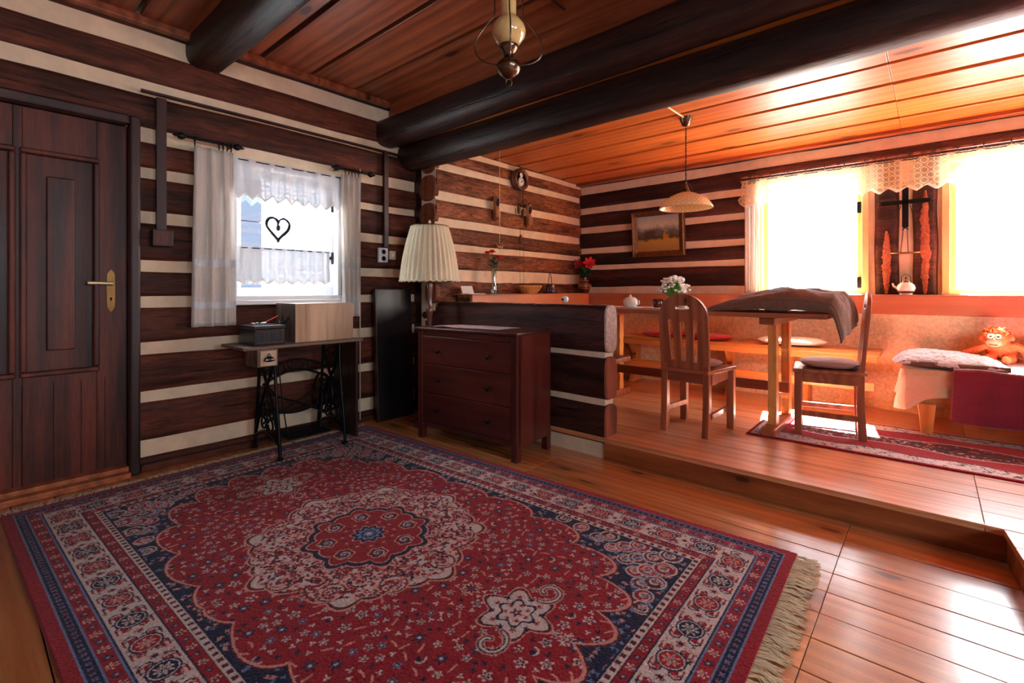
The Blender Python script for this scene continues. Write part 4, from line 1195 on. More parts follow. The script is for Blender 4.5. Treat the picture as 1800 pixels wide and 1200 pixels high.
mb.tube([(-.07, -.20, .2), (-.07, .27, .42)], .008, 8); mb.tube([(-.07, .27, .2), (-.07, -.20, .42)], .008, 8)
r = random.Random(4)
for i in range(2, 14):
    p = pts[i]; a = r.uniform(-.012, .012)
    mb.tube([(p[0], p[1] - a, p[2] + .01), (p[0], p[1] + a, p[2] + .068)], .005, 6)
    if i % 3 == 0: mb.tube([(p[0], p[1] - a, p[2] + .02), (p[0], p[1] + .028, p[2] + .02)], .005, 6)
mb.build('back_brace', IRON, sm_)
mb = MB(); mb.box(-.09, .13, -.10, .20, .10, .112)
for i in range(7): mb.box(-.08 + i * .03, -.07 + i * .03, -.09, .19, .112, .118)
mb.tube([(.02, -.2, .105), (.02, .27, .105)], .009, 8); mb.build('treadle', IRON, sm_, bevel=.002)
mb = MB(); cy, cz = .245, .36
mb.tube([(-.02 + .145 * math.cos(t * .1963), cy - .03, cz + .145 * math.sin(t * .1963)) for t in range(32)], .010, 8, closed=True)
for k in range(6): mb.tube([(-.02, cy - .03, cz), (-.02 + .145 * math.cos(k * 1.047), cy - .03, cz + .145 * math.sin(k * 1.047))], .006, 6)
mb.tube([(-.02, cy - .05, cz), (-.02, cy + .02, cz)], .016, 10); mb.build('drive_wheel', IRON, sm_)
mb = MB(); mb.tube([(.03, .17, .12), (.01, .195, .36)], .006, 6); mb.build('pitman_rod', IRON, sm_)
mb = MB(); mb.box(-.17, .16, .385, .405, .02, ZS - .022); mb.build('end_panel', DARKW, sm_, bevel=.003)
mb = MB(); mb.tube([(.185, -.20, ZS - .14), (.187, -.18, .4), (.19, -.14, .12)], .0045, 6); mb.build('drive_belt', IRON, sm_)

bxo = thing('sewing_machine_cover', 'pale wavy-grained wooden cover box with carrying handle on the sewing table', 'box', (-3.475, 1.765, .785))
mb = MB(); mb.box(-.145, .145, -.222, .222, 0, .272); mb.build('body', BOXW, bxo, bevel=.004)
mb = MB()
for (a, b, c, e) in ((-.145, .145, -.222, -.2),): mb.box(-.15, .15, -.226, -.222, .0, .272)
mb.build('end_board', TABTOP, bxo, bevel=.002)
mb = MB(); mb.tube([(-.045, -.226, .165), (-.05, -.245, .15), (-.03, -.255, .135), (.0, -.26, .13), (.03, -.255, .135), (.05, -.245, .15), (.045, -.226, .165)], .005, 8)
mb.box(-.055, -.035, -.230, -.225, .155, .18); mb.box(.035, .055, -.230, -.225, .155, .18); mb.build('handle', IRON, bxo)
ck = thing('casket', 'black carved lidded casket at the left end of the sewing table', 'box', (-3.50, 1.388, .785))
mb = MB(); mb.box(-.13, .14, -.098, .098, 0, .105); mb.build('body', BLACKP, ck, bevel=.004)
mb = MB(); mb.box(-.136, .146, -.104, .104, .105, .128); mb.build('lid', BLACKP, ck, bevel=.005)
mb = MB(); r = random.Random(2)
mb.box(.140, .1435, -.09, .09, .012, .016); mb.box(.140, .1435, -.09, .09, .088, .092)
for i in range(16):
    y = -.082 + i * .011; mb.tube([(.1415, y, .025), (.1415, y + r.uniform(-.006, .006), .05), (.1415, y + r.uniform(-.006, .006), .082)], .0022, 5)
mb.build('carving', STEEL, ck)
mb = MB()
for i in range(9): mb.ball((-.06 + r.uniform(-.03, .06), -.02 + r.uniform(-.05, .06), .137), .012, 6, sc=(1.4, .9, .5))
gl = thing('trinkets', 'small heap of shiny trinkets on the black casket', 'trinkets', (-3.50, 1.388, .785)); mb.build('pieces', PORC, gl)
gl['kind'] = 'stuff'
pe = thing('red_pen', 'red pen leaning against the cover box behind the black casket', 'pen', (-3.56, 1.48, .915))
mb = MB(); mb.tube([(0, -.06, 0), (0, .045, .05)], .005, 8); mb.build('barrel', REDP, pe)
mb = MB(); mb.tube([(0, .045, .05), (0, .052, .054)], .0055, 8); mb.build('cap', IRON, pe)

# dining table -------------------------------------------------------
TZ = .997
tb_ = thing('dining_table', 'long trestle dining table of honey pine on the raised floor', 'table', (-1.55, 4.0, PL))
z = TZ - PL
mb = MB()
for k in range(4): mb.box(-1.05, 1.05, -.42 + k * .21 + .0008, -.42 + (k + 1) * .21 - .0008, z - .032, z)
mb.build('table_top', CHAIRX, tb_, bevel=.003)
def wavy(h, w, n=26):
    L_ = []
    prof = [(0, 1.0), (.08, 1.0), (.14, .72), (.20, 1.0), (.45, .85), (.56, 1.0), (.60, .62), (.64, 1.0), (.80, .88), (.92, 1.0), (1, 1.0)]
    def W(s_):
        for (a, b), (c, e) in zip(prof[:-1], prof[1:]):
            if a <= s_ <= c: return b + (e - b) * (s_ - a) / (c - a)
        return 1
    return [(-w / 2 * W(i / n), h * i / n) for i in range(n + 1)][::-1] + [(w / 2 * W(i / n), h * i / n) for i in range(n + 1)]
for x in (-.73, .70):
    for y in (-.20, .20):
        mb = MB(); mb.plate(wavy(z - .09, .085), [], .055, T(x, y, .06) @ RZ(math.pi / 2) @ RX(math.pi / 2)); mb.build('post', PINEZ, tb_, bevel=.004)
    mb = MB(); mb.box(x - .045, x + .045, -.36, .36, 0, .062); mb.build('foot', CHAIRX, tb_, bevel=.01)
    mb = MB(); mb.box(x - .05, x + .05, -.38, .38, z - .082, z - .032); mb.build('bearer', CHAIRX, tb_, bevel=.008)
mb = MB(); mb.box(-.80, .76, -.02, .02, .255, .33); mb.build('stretcher', CHAIRX, tb_, bevel=.004)

# chairs ---------------------------------------------------------------
def make_chair(name, label, loc, rz):
    """origin under the seat, back towards +y"""
    c = thing(name, label, 'chair', loc, rz, group=None)
    SZ, BZ = .455, .985
    mb = MB(); vs = [(-.205, -.225), (.205, -.225), (.175, .20), (-.175, .20)]
    mb.plate(vs, [], .026, T(0, 0, SZ - .013)); mb.build('seat', CHAIRX, c, bevel=.006)
    for sx in (-1, 1):
        mb = MB(); mb.box(sx * .178 - .025, sx * .178 + .025, -.215, -.170, 0, SZ - .026); mb.build('leg', CHAIRZ, c, bevel=.004)
        # rear leg: straight below, continuing as the lower end of the raked back
        prof = [(.150, 0), (.200, 0), (.185, .22), (.185, SZ), (.190, SZ + .03), (.160, SZ + .03), (.145, SZ), (.142, .22)]
        mb = MB(); mb.plate([(y_, z_) for y_, z_ in prof], [], .045, T(sx * .152, 0, 0) @ RZ(math.pi / 2) @ RX(math.pi / 2)); mb.build('leg', CHAIRZ, c, bevel=.003)
        mb = MB(); vsb = Matrix.Translation((sx * .165, -.01, .145)) @ RZ(sx * -.06)
        mb.box(-.010, .010, -.165, .165, -.018, .018, M=vsb); mb.build('stretcher', CHAIRX, c, bevel=.002)
        mb = MB(); vsb = Matrix.Translation((sx * .165, -.01, SZ - .06)) @ RZ(sx * -.06); mb.box(-.011, .011, -.165, .165, -.034, .034, M=vsb); mb.build('apron', CHAIRX, c, bevel=.002)
    mb = MB(); mb.box(-.155, .155, -.205, -.185, SZ - .094, SZ - .026); mb.build('apron', CHAIRX, c, bevel=.002)
    mb = MB(); mb.box(-.13, .13, .155, .178, SZ - .094, SZ - .026); mb.build('apron', CHAIRX, c, bevel=.002)
    # back panel
    w = .178; z0, zs_, z1 = 0.0, .36, BZ - SZ
    out = [(-w + .004, z0), (-w, z0 + .1), (-w, zs_)] + [(-w * math.cos(t), zs_ + (z1 - zs_) * math.sin(t)) for t in [i * math.pi / 20 for i in range(1, 20)]] + [(w, zs_), (w, z0 + .1), (w - .004, z0)]
    def slot(cx, x_low, wt, wl, zl, zu):
        n = 8
        return [(cx + x_low - wl / 2, zl), (cx + x_low + wl / 2, zl)] + [(cx + wt / 2 * math.cos(math.pi * i / n), zu + wt / 2 * math.sin(math.pi * i / n)) for i in range(n + 1)]
    holes = [slot(0, 0, .040, .030, .055, .32), slot(-.092, .012, .030, .028, .055, .335), slot(.092, -.012, .030, .028, .055, .335)]
    holes.append([(.038 + .013 * math.cos(t), .432 + .013 * math.sin(t)) for t in [-math.pi / 2 + math.pi * i / 6 for i in range(7)]] + [(-.038 + .013 * math.cos(t), .432 + .013 * math.sin(t)) for t in [math.pi / 2 + math.pi * i / 6 for i in range(7)]])
    mb = MB(); M = T(0, .172, SZ + .0) @ RX(math.pi / 2 - math.radians(5)) 
    mb.plate(out, holes, .024, M)
    mb.build('backrest', CHAIRZ, c, bevel=.003)
    return c
ch1 = make_chair('dining_chair', 'pine chair seen from behind with arched pierced back, tucked under the table', (-1.30, 3.535, PL), math.radians(176))
ch2 = dup(ch1, (-.545, 4.065, PL + .008), math.radians(-81), 'pine chair in side view at the right end of the table')

def cushion(label, loc, rz, rx, ry, h, mat, group=None, ties=False, sq=2.0, seed=0, dips=True):
    c = thing('cushion', label, 'cushion', loc, rz, group)
    mb = MB(); nr, na = 14, 48; vs = []
    def P_(r_, a, top):
        ca, sa = math.cos(a), math.sin(a); k = (abs(ca) ** sq + abs(sa) ** sq) ** (-1 / sq)
        x, y = rx * r_ * ca * k, ry * r_ * sa * k
        hh = h * (1 - r_ ** 3.2) ** .55
        if top and dips: hh -= .16 * h * sum(math.exp(-((x - u * rx * .45) ** 2 + (y - v * ry * .45) ** 2) / .0008) for u in (-1, 1) for v in (-1, 1))
        hh += .05 * h * nz(x * 12, y * 12, seed)
        return (x, y, (h * .5 + hh * .5) if top else h * .5 - hh * .5)
    for top in (True, False):
        base = len(mb.v)
        mb.grid(lambda u, v: P_(v, 2 * math.pi * u, top), na, nr)
    mb.build('pad', mat, c, fix=True)
    mb = MB(); pts = [P_(.995, 2 * math.pi * i / na, True) for i in range(na)]; mb.tube(pts, .004, 6, closed=True); mb.build('piping', mat, c)
    if ties:
        for sx in (-1, 1):
            mb = MB(); mb.tube([(sx * rx * .7, ry * .85, h * .5), (sx * rx * .95, ry * 1.1, h * .4), (sx * rx * 1.0, ry * 1.28, h * .2), (sx * rx * 1.02, ry * 1.3, -.03), (sx * rx * .98, ry * 1.32, -.08)], .004, 6)
            mb.tube([(sx * rx * 1.0, ry * 1.28, h * .2), (sx * rx * 1.05, ry * 1.36, .02), (sx * rx * 1.06, ry * 1.33, -.05)], .004, 6); mb.build('tie', mat, c)
    return c
cushion('brown cushion on the seat of the chair seen from behind', (-1.30, 3.575, PL + .456), math.radians(176), .155, .150, .05, CUSHB, sq=3, seed=1)
cushion('rose-brown tufted cushion with ties on the side-view chair', (-.555, 4.065, PL + .464), math.radians(-81), .175, .175, .062, CUSHP, ties=False, sq=3, seed=2)

# benches -------------------------------------------------------------
def bracket_shape(h, w):
    n = 20; return [(0, 0), (w * .75, 0)] + [(w * (.75 - .45 * math.sin(math.pi * i / n) + .25 * i / n), h * i / n) for i in range(1, n)] + [(w, h), (0, h)]
be = thing('wall_bench', 'long pine bench against the plaster wall under the alcove windows', 'bench', (-1.75, 4.965, PL))
mb = MB(); mb.box(-1.45, 1.44, -.175, .165, .478, .512); mb.build('seat', PINE, be, bevel=.006)
mb = MB(); mb.box(-1.42, 1.40, -.13, -.105, .19, .26); mb.build('stretcher', PINE, be, bevel=.004)
mb = MB(); mb.box(-1.42, 1.42, -.145, -.12, .425, .478); mb.build('apron', PINE, be, bevel=.004)
for x in (-1.35, -.77, .25, .90, 1.25):
    mb = MB(); mb.plate([(a - .14, b) for a, b in bracket_shape(.478, .28)], [], .045, T(x, 0, 0) @ RZ(-math.pi / 2) @ RX(math.pi / 2)); mb.build('leg', PINEZ, be, bevel=.004)
mb = MB(); mb.box(.95, 1.22, -.11, -.09, .26, .345); mb.box(.95, 1.22, -.11, .12, .26, .27); mb.build('shelf_box', PINE, be, bevel=.003)
pb = thing('side_bench', 'dark-seated pine bench behind the log partition', 'bench', (-2.50, 3.33, PL))
mb = MB(); mb.box(-.66, .70, -.18, .18, .450, .486); mb.build('seat', CHAIRX, pb, bevel=.010)
for x in (-.5, .56):
    mb = MB(); mb.plate([(-.12, 0), (.12, 0), (.07, .2), (.12, .45), (-.12, .45), (-.07, .2)], [], .04, T(x, 0, 0) @ RZ(math.pi / 2) @ RX(math.pi / 2)); mb.build('leg', CHAIRZ, pb, bevel=.004)
    mb = MB(); mb.box(x - .10, x + .10, -.15, -.10, 0, .045); mb.build('foot', CHAIRX, pb, bevel=.015)
mb = MB(); mb.box(-.5, .56, -.02, .02, .12, .18); mb.build('stretcher', CHAIRX, pb, bevel=.003)
ZB = PL + .513
cushion('round crimson cushion at the left of the wall bench', (-2.15, 4.95, ZB), .2, .24, .15, .065, CUSHR, 'crimson cushions on the wall bench', seed=4)
cushion('round crimson cushion behind the chair seen from behind', (-1.68, 4.95, ZB), -.1, .225, .15, .065, CUSHR, 'crimson cushions on the wall bench', seed=5)
cushion('pale plump cushion at the right of the wall bench', (-.96, 4.95, ZB), 0, .27, .16, .075, CUSHW, seed=6, sq=3)

# ledges ---------------------------------------------------------------
l1 = thing('window_ledge', 'long orange wooden ledge running under the alcove windows', 'ledge', (0, YP - .12, .95))
mb = MB(); mb.box(XC + .02, XR - .02, -.09, -.055, 0, .155); mb.build('front_board', LEDGE, l1, bevel=.004)
mb = MB(); mb.box(XC + .02, XR - .02, -.10, .125, .155, .163); mb.build('top_board', LEDGE, l1, bevel=.003)
l2 = thing('side_ledge', 'shorter orange wooden ledge along the clock wall', 'ledge', (-3.30, 4.0, .95))
mb = MB(); mb.box(.10, .135, -.91, 1.08, .02, .155); mb.build('front_board', LEDGEY, l2, bevel=.004)
mb = MB(); mb.box(-.12, .145, -.92, 1.08, .155, .163); mb.build('top_board', LEDGEY, l2, bevel=.003)
mb = MB()
for y in (-.85, 0, .85): mb.box(-.11, .10, y - .02, y + .02, -.80, .155)
mb.build('cleats', PINEZ, l2)

# bed -------------------------------------------------------------------
bd = thing('bed', 'wooden single bed made up with a beige sheet in the right of the alcove', 'bed', (.90, 4.72, PL))
mb = MB(); mb.box(-1.02, 1.05, -.29, .33, .20, .30); mb.build('bed_frame', PINE, bd, bevel=.006)
for x in (-.93, .95):
    for y in (-.27, .29):
        mb = MB(); vs = [(x + sx * w_, y + sy * w_, zz) for (w_, zz) in ((.030, 0), (.05, .22)) for sx, sy in ((-1, -1), (1, -1), (1, 1), (-1, 1))]
        mb.add(vs, [(0, 1, 2, 3), (4, 5, 6, 7), (0, 1, 5, 4), (1, 2, 6, 5), (2, 3, 7, 6), (3, 0, 4, 7)]); mb.build('leg', PINEZ, bd, bevel=.004)
mb = MB(); mb.box(-1.04, 1.05, -.30, .33, .30, .45); mb.build('mattress', SHEET, bd, bevel=.04, seg=4)
mb = MB()
def fn(u, v):
    # sheet: over the end and front, hanging in folds
    s_ = u * .72
    x = -1.055 + .5 * v * 0; 
    return (0, 0, 0)
def hang(u, v):
    # u runs round the near-left corner: along the end (y) then along the front (x)
    Lx = .34; Ly = .60; s_ = u * (Lx + Ly)
    fold = (.022 if s_ < Ly else .008) * math.sin(s_ * 34) * v + .012 * nz(s_ * 9, v * 3)
    if s_ < Ly: x, y, nx_, ny_ = -1.055, .30 - s_, -1, 0
    else: x, y, nx_, ny_ = -1.055 + (s_ - Ly), -.312, 0, -1
    drop = .22 + .10 * math.exp(-((s_ - Ly) / .10) ** 2) - .05 * u
    return (x + nx_ * (fold + .01 + .03 * v), y + ny_ * (fold + .01 + .02 * v), .455 - drop * v)
mb.grid(hang, 110, 24); mb.grid(lambda u, v: (-1.06 + .9 * u, -.315 + .64 * v, .456 + .004 * nz(u * 9, v * 9)), 40, 30)
mb.build('sheet', SHEET, bd, solid=.002, fix=False)
bl = thing('blanket', 'deep crimson fleece blanket spread over the bed and hanging down its front', 'blanket', (.90, 4.72, PL))
mb = MB()
def bf(u, v):
    x = -.86 + 1.95 * u + .05 * (1 - v) * (1 - u) + .10 * (v) * (1 - u)
    s_ = v * .98
    if s_ < .32:      # hanging front, from hem up
        z = .135 + s_ + .02 * nz(x * 2, 4.) ; y = -.372 - .012 * math.sin(x * 17) * (1 - s_ / .32) - .012 * nz(x * 5, s_ * 4)
        k = s_ / .32; z = .125 + .345 * (1 - (1 - k) ** 1.15); y += .03 * max(0, k - .8) * 5 * .6
    else:
        k = (s_ - .32); y = -.352 + k * 1.0; z = .472 + .012 * nz(x * 5, y * 6) + .02 * max(0, nz(x * 2.2, y * 3, 7)) + .0
    z += .002 * nz(x * 60, y * 60, z * 60)
    return (x, y, z)
mb.grid(bf, 160, 90); mb.build('cloth', BLANK, bl, solid=.010, fix=False)
pi_ = thing('fleece_pillow', 'grey-white shaggy fleece laid over the head of the bed', 'pillow', (.08, 4.69, PL + .475))
mb = MB()
def pf(u, v, top):
    x = (u - .5) * .58; y = (v - .5) * .56; e = (1 - abs(2 * u - 1) ** 3) * (1 - abs(2 * v - 1) ** 3)
    x += .03 * nz(v * 5, u * 2); y += .03 * nz(u * 5, v * 2, 2)
    z = .012 + (.085 * e ** .6 * (1.15 - .5 * u) + .006 * nz(x * 60, y * 60) + .006 * nz(x * 25, y * 25, 3) if top else 0)
    return (x, y, z)
mb.grid(lambda u, v: pf(u, v, True), 110, 100); mb.grid(lambda u, v: pf(u, v, False), 60, 50); mb.build('fleece', FLEECE, pi_, fix=False)
mb = MB(); mb.grid(lambda u, v: ((u - .5) * .54 + .03, -.285 + .02 * v + .01 * nz(u * 6, v), .004 + .03 * v), 40, 3); mb.build('underside', JACK, pi_, solid=.006, fix=False)

# plush monkey and red cushion
mk = thing('plush_monkey', 'orange shaggy plush monkey slumped on the bed against the wall', 'soft toy', (.36, 4.985, PL + .487))
def remesh(o, vs_, it=3):
    r_ = o.modifiers.new('remesh', 'REMESH'); r_.mode = 'VOXEL'; r_.voxel_size = vs_; r_.use_smooth_shade = True
    s_ = o.modifiers.new('smooth', 'SMOOTH'); s_.iterations = it; s_.factor = .5
mb = MB()
mb.ball((.02, .02, .085), .075, 12, sc=(1.15, .9, 1.0)); mb.ball((-.01, -.03, .165), .070, 12, sc=(1, .95, .95))
mb.tube([(.08, 0, .125), (.135, -.03, .095), (.15, -.06, .04), (.15, -.075, .018)], [.028, .028, .024, .026], 12)
mb.tube([(-.05, 0, .12), (-.11, -.03, .085), (-.19, -.05, .045), (-.23, -.05, .03)], [.026, .026, .022, .024], 12)
mb.tube([(.06, -.03, .04), (.06, -.10, .03), (.03, -.15, .028)], [.034, .03, .03], 12); mb.tube([(-.03, -.03, .04), (-.05, -.10, .03), (-.07, -.14, .028)], [.034, .03, .03], 12)
mb.ball((.075, -.03, .175), .022, 8, sc=(.5, .8, 1)); mb.ball((-.09, -.02, .17), .022, 8, sc=(.5, .8, 1))
o = mb.build('body', PLUSH, mk); remesh(o, .006)
mb = MB(); mb.ball((-.025, -.095, .145), .040, 10, sc=(1.15, .7, .85)); mb.ball((-.02, -.075, .175), .042, 10, sc=(1.1, .6, .8)); o = mb.build('muzzle', MUD, mk); remesh(o, .005)
for x in (-.045, -.005):
    mb = MB(); mb.ball((x, -.105, .188), .016, 8, sc=(1, .5, 1)); ey = mb.build('eye_patch', EYEW, mk)
    mb = MB(); mb.ball((x, -.113, .187), .0075, 8); mb.build('pupil', EYE, ey)
mb = MB(); mb.tube([(-.055, -.122, .132), (-.035, -.130, .124), (-.01, -.126, .128)], .003, 6); mb.build('mouth', EYE, mk)
mb = MB(); r = random.Random(8)
for i in range(170):
    a, e = r.uniform(0, 6.28), r.uniform(.25, 1.5)
    d = Vector((math.cos(a) * math.cos(e), math.sin(a) * math.cos(e), math.sin(e)))
    if d.y < -.55 and d.z < .75: continue
    p = Vector((-.01, -.03, .165)) + d * .062
    q = p + d * r.uniform(.022, .038) + Vector((r.uniform(-.014, .014), r.uniform(-.014, .014), -.004))
    mb.tube([p, (p + q) / 2 + Vector((r.uniform(-.006, .006), 0, .004)), q], [.007, .006, .001], 5)
mb.build('hair', PLUSH, mk)
rc = thing('red_cushion', 'upright red cushion beside the plush monkey', 'cushion', (.72, 4.98, PL + .487))
mb = MB()
for sy in (-1, 1):
    mb.grid(lambda u, v, sy=sy: ((u - .5) * .36, sy * .055 * ((1 - abs(2 * u - 1) ** 3) * (1 - abs(2 * v - 1) ** 3)) ** .6, .005 + .33 * v + .02 * math.sin(math.pi * u)), 24, 24)
mb.build('pad', CUSHR, rc)
mb = MB(); mb.tube([(-.06 + .05 * math.cos(t), -.02, .34 + .05 * math.sin(t)) for t in [i * .3 for i in range(11)]], .006, 6); mb.build('loop', CUSHR, rc)

# ================================================================== LAMPS
ol = thing('hanging_lamp', 'brass oil-style hanging lamp with amber chimney below the main ceiling', 'lamp', (-1.19, 1.35, 1.895))
def S(p, k=1.0): return [(a * k, b * k) for a, b in p]
mb = MB(); mb.lathe([(1e-4, .040), (.010, .042), (.022, .048), (.036, .060), (.044, .076), (.046, .086), (.042, .098), (.030, .110), (.022, .116), (.019, .124)], n=32); mb.build('font', PEWTER, ol)
mb = MB(); mb.lathe([(.019, .120), (.018, .130), (.024, .140), (.033, .152), (.036, .162), (.034, .168)], n=32)
for k in range(20):
    a = k * .314; mb.ball((.0345 * math.cos(a), .0345 * math.sin(a), .171), .0035, 5)
bu = mb.build('burner', PEWTER, ol)
mb = MB(); mb.lathe([(.031, .160), (.045, .178), (.059, .196), (.064, .214), (.060, .234), (.046, .254), (.034, .266), (.029, .276), (.028, .30), (.0275, .42), (.028, .48)], n=36); mb.f = mb.f[:-2]; mb.m = mb.m[:-2]; mb.sm = mb.sm[:-2]
mb.build('chimney', AMBER, ol, solid=.002)
for k in range(4):
    a0 = YAW + k * math.pi / 2 + .06
    ca, sa = math.cos(a0), math.sin(a0)
    prof = [(.040, .094), (.065, .095), (.095, .104), (.118, .125), (.126, .152), (.120, .182), (.100, .215), (.074, .248), (.054, .275), (.052, .31), (.052, .50), (.045, .58), (.02, .66), (.004, .70)]
    # smooth the profile
    sm2 = []
    for i in range(len(prof) - 1):
        for q in range(4):
            t_ = q / 4; p0 = prof[max(i - 1, 0)]; p1 = prof[i]; p2 = prof[i + 1]; p3 = prof[min(i + 2, len(prof) - 1)]
            sm2.append(tuple(.5 * ((2 * p1[j]) + (-p0[j] + p2[j]) * t_ + (2 * p0[j] - 5 * p1[j] + 4 * p2[j] - p3[j]) * t_ ** 2 + (-p0[j] + 3 * p1[j] - 3 * p2[j] + p3[j]) * t_ ** 3) for j in (0, 1)))
    sm2.append(prof[-1])
    mb = MB(); mb.tube([(p[0] * ca, p[0] * sa, p[1]) for p in sm2], .0026, 8); mb.build('arm', PEWTER, ol)
mb = MB(); mb.tube([(.012 * math.cos(t) * math.cos(YAW), .012 * math.cos(t) * math.sin(YAW), .027 + .013 * math.sin(t)) for t in [i * .314 for i in range(20)]], .0018, 6, closed=True); mb.build('ring', BRASS, ol)
mb = MB(); mb.lathe([(.05, .62), (.06, .60), (.03, .65), (.012, .68), (.004, .70)], n=24); mb.build('smoke_cap', PEWTER, ol)
mb = MB(); mb.tube([(0, 0, .69), (0, 0, ZM - 1.895)], .004, 8); mb.lathe([(.045, ZM - 1.895), (.04, ZM - 1.92), (.01, ZM - 1.945)], n=24); mb.build('rod', PEWTER, ol)

pl_ = thing('pendant_lamp', 'pendant lamp with shallow patterned glass shade on a chain over the dining table', 'lamp', (-1.48, 3.81, 1.80))
zt = ZA - 1.80
mb = MB(); mb.lathe([(.012, zt - .065), (.028, zt - .06), (.038, zt - .035), (.050, zt - .008), (.052, zt)], n=32); mb.build('ceiling_rose', PEWTER, pl_)
mb = MB(); z = .20
k = 0
while z < zt - .065:
    pts = []
    for i in range(12):
        t = i * .5236; a, b_ = .0055 * math.cos(t), .016 * math.sin(t)
        pts.append((a, 0, z + b_) if k % 2 else (0, a, z + b_))
    mb.tube(pts, .0018, 5, closed=True); z += .024; k += 1
mb.tube([(.004 * math.sin(i), .004 * math.cos(i), .19 + i * .03) for i in range(int((zt - .25) / .03))], .0018, 5)
mb.build('chain', IRON, pl_)
mb = MB(); mb.lathe([(.034, .125), (.036, .13), (.022, .165), (.012, .185), (.006, .20), (.012, .205), (1e-4, .215)], n=24)
mb.tube([(.0, 0, .20), (.03, 0, .19), (.045, 0, .165), (.05, 0, .135)], .0035, 6); mb.build('gallery', PEWTER, pl_)
m, t, b = nt('etched_shade_glass')
tc = N(t, 'ShaderNodeTexCoord'); sp = N(t, 'ShaderNodeSeparateXYZ'); L(t, tc.outputs['Object'], sp.inputs[0])
ang = math_n(t, 'ARCTAN2', sp.outputs[1], sp.outputs[0])
w1 = math_n(t, 'ABSOLUTE', math_n(t, 'SINE', math_n(t, 'MULTIPLY', ang, 16))); w2 = math_n(t, 'ABSOLUTE', math_n(t, 'SINE', math_n(t, 'MULTIPLY', sp.outputs[2], 130)))
f = math_n(t, 'LESS_THAN', math_n(t, 'ABSOLUTE', math_n(t, 'SUBTRACT', math_n(t, 'MULTIPLY', w1, w2), .35)), .13)
c = mixc(t, s2l((245, 226, 186)), s2l((190, 156, 104)), f)
L(t, c, b.inputs['Base Color']); b.inputs['Roughness'].default_value = .25
tl = N(t, 'ShaderNodeBsdfTranslucent'); L(t, c, tl.inputs[0]); mx = N(t, 'ShaderNodeMixShader'); mx.inputs[0].default_value = .35
L(t, b.outputs[0], mx.inputs[1]); L(t, tl.outputs[0], mx.inputs[2]); L(t, mx.outputs[0], t.nodes['Material Output'].inputs[0])
mb = MB(); mb.lathe([(.202, .0), (.200, .008), (.185, .035), (.155, .068), (.115, .095), (.07, .115), (.034, .126)], n=56); mb.f = mb.f[:-2]; mb.m = mb.m[:-2]; mb.sm = mb.sm[:-2]
mb.build('shade', m, pl_, solid=.004)
mb = MB(); mb.ball((0, 0, .075), .03, 10); mb.build('bulb', PORC, pl_)
mb = MB(); mb.tube([(-.012, -.50, zt - .006), (-.005, -.2, zt - .006), (0, -.045, zt - .006)], .007, 6)
mb.build('supply_conduit', CREAMP, pl_)
mb = MB(); mb.tube([(-1.66, .6, ZM - .01), (-1.665, 1.6, ZM - .01), (-1.68, 2.42, ZM - .01)], .008, 6)
tag(mb.build('ceiling_cable', DARKW), 'dark cable running across the main ceiling boards towards the beam', 'cable')

# ================================================================== ON THE CLOCK WALL
XW = XC + .018
ck2 = thing('wall_clock', 'round brown wall clock with small dial and hanging weights', 'clock', (XW, 4.05, 2.36))
MX = RY(math.pi / 2)
mb = MB(); mb.lathe([(.118, .0), (.122, .03), (.118, .055), (.105, .066), (.090, .060), (.080, .048), (.078, .03)], M=MX, n=48, mi=0); mb.build('case', TURN, ck2)
mb = MB(); mb.lathe([(.082, .036), (1e-4, .036)], M=MX, n=40); mb.build('inner_board', GOLDF, ck2)
mb = MB(); mb.lathe([(.048, .040), (.046, .046), (1e-4, .047)], M=MX, n=32, c=(0, 0, -.026))
di = mb.build('dial', PORC, ck2)
mb = MB()
for k in range(12):
    a = k * .5236; mb.box(.0475, .0485, -.002, .002, .034, .042, M=T(0, 0, -.026) @ RX(a))
mb.box(.049, .0505, -.003, .003, -.006, .026, M=T(0, 0, -.026) @ RX(-1.0)); mb.box(.051, .0525, -.002, .002, -.006, .034, M=T(0, 0, -.026) @ RX(2.2)); mb.ball((.05, 0, -.026), .006, 6)
mb.build('hands_and_marks', IRON, di)
mb = MB(); mb.lathe([(.026, .040), (.025, .045), (1e-4, .046)], M=MX, n=24, c=(0, .0, .045)); mb.build('medallion', PORC, ck2)
for y, z0 in ((-.045, -.29), (.025, -.32), (-.01, -.60)):
    mb = MB(); mb.tube([(.04, y, -.11), (.04, y, z0)], .0016, 5); ch_ = mb.build('chain', IRON, ck2)
    mb = MB(); mb.lathe([(1e-4, -.10), (.010, -.09), (.017, -.06), (.018, -.03), (.012, -.008), (1e-4, 0)], n=14, c=(.04, y, z0)); mb.build('weight', CONE, ch_)
mb = MB(); mb.tube([(.04, -.028, -.11), (.04, -.02, -1.15)], .0012, 5); mb.tube([(.04, .03, -.11), (.04, .045, -1.22)], .0012, 5); mb.build('loose_chains', IRON, ck2)
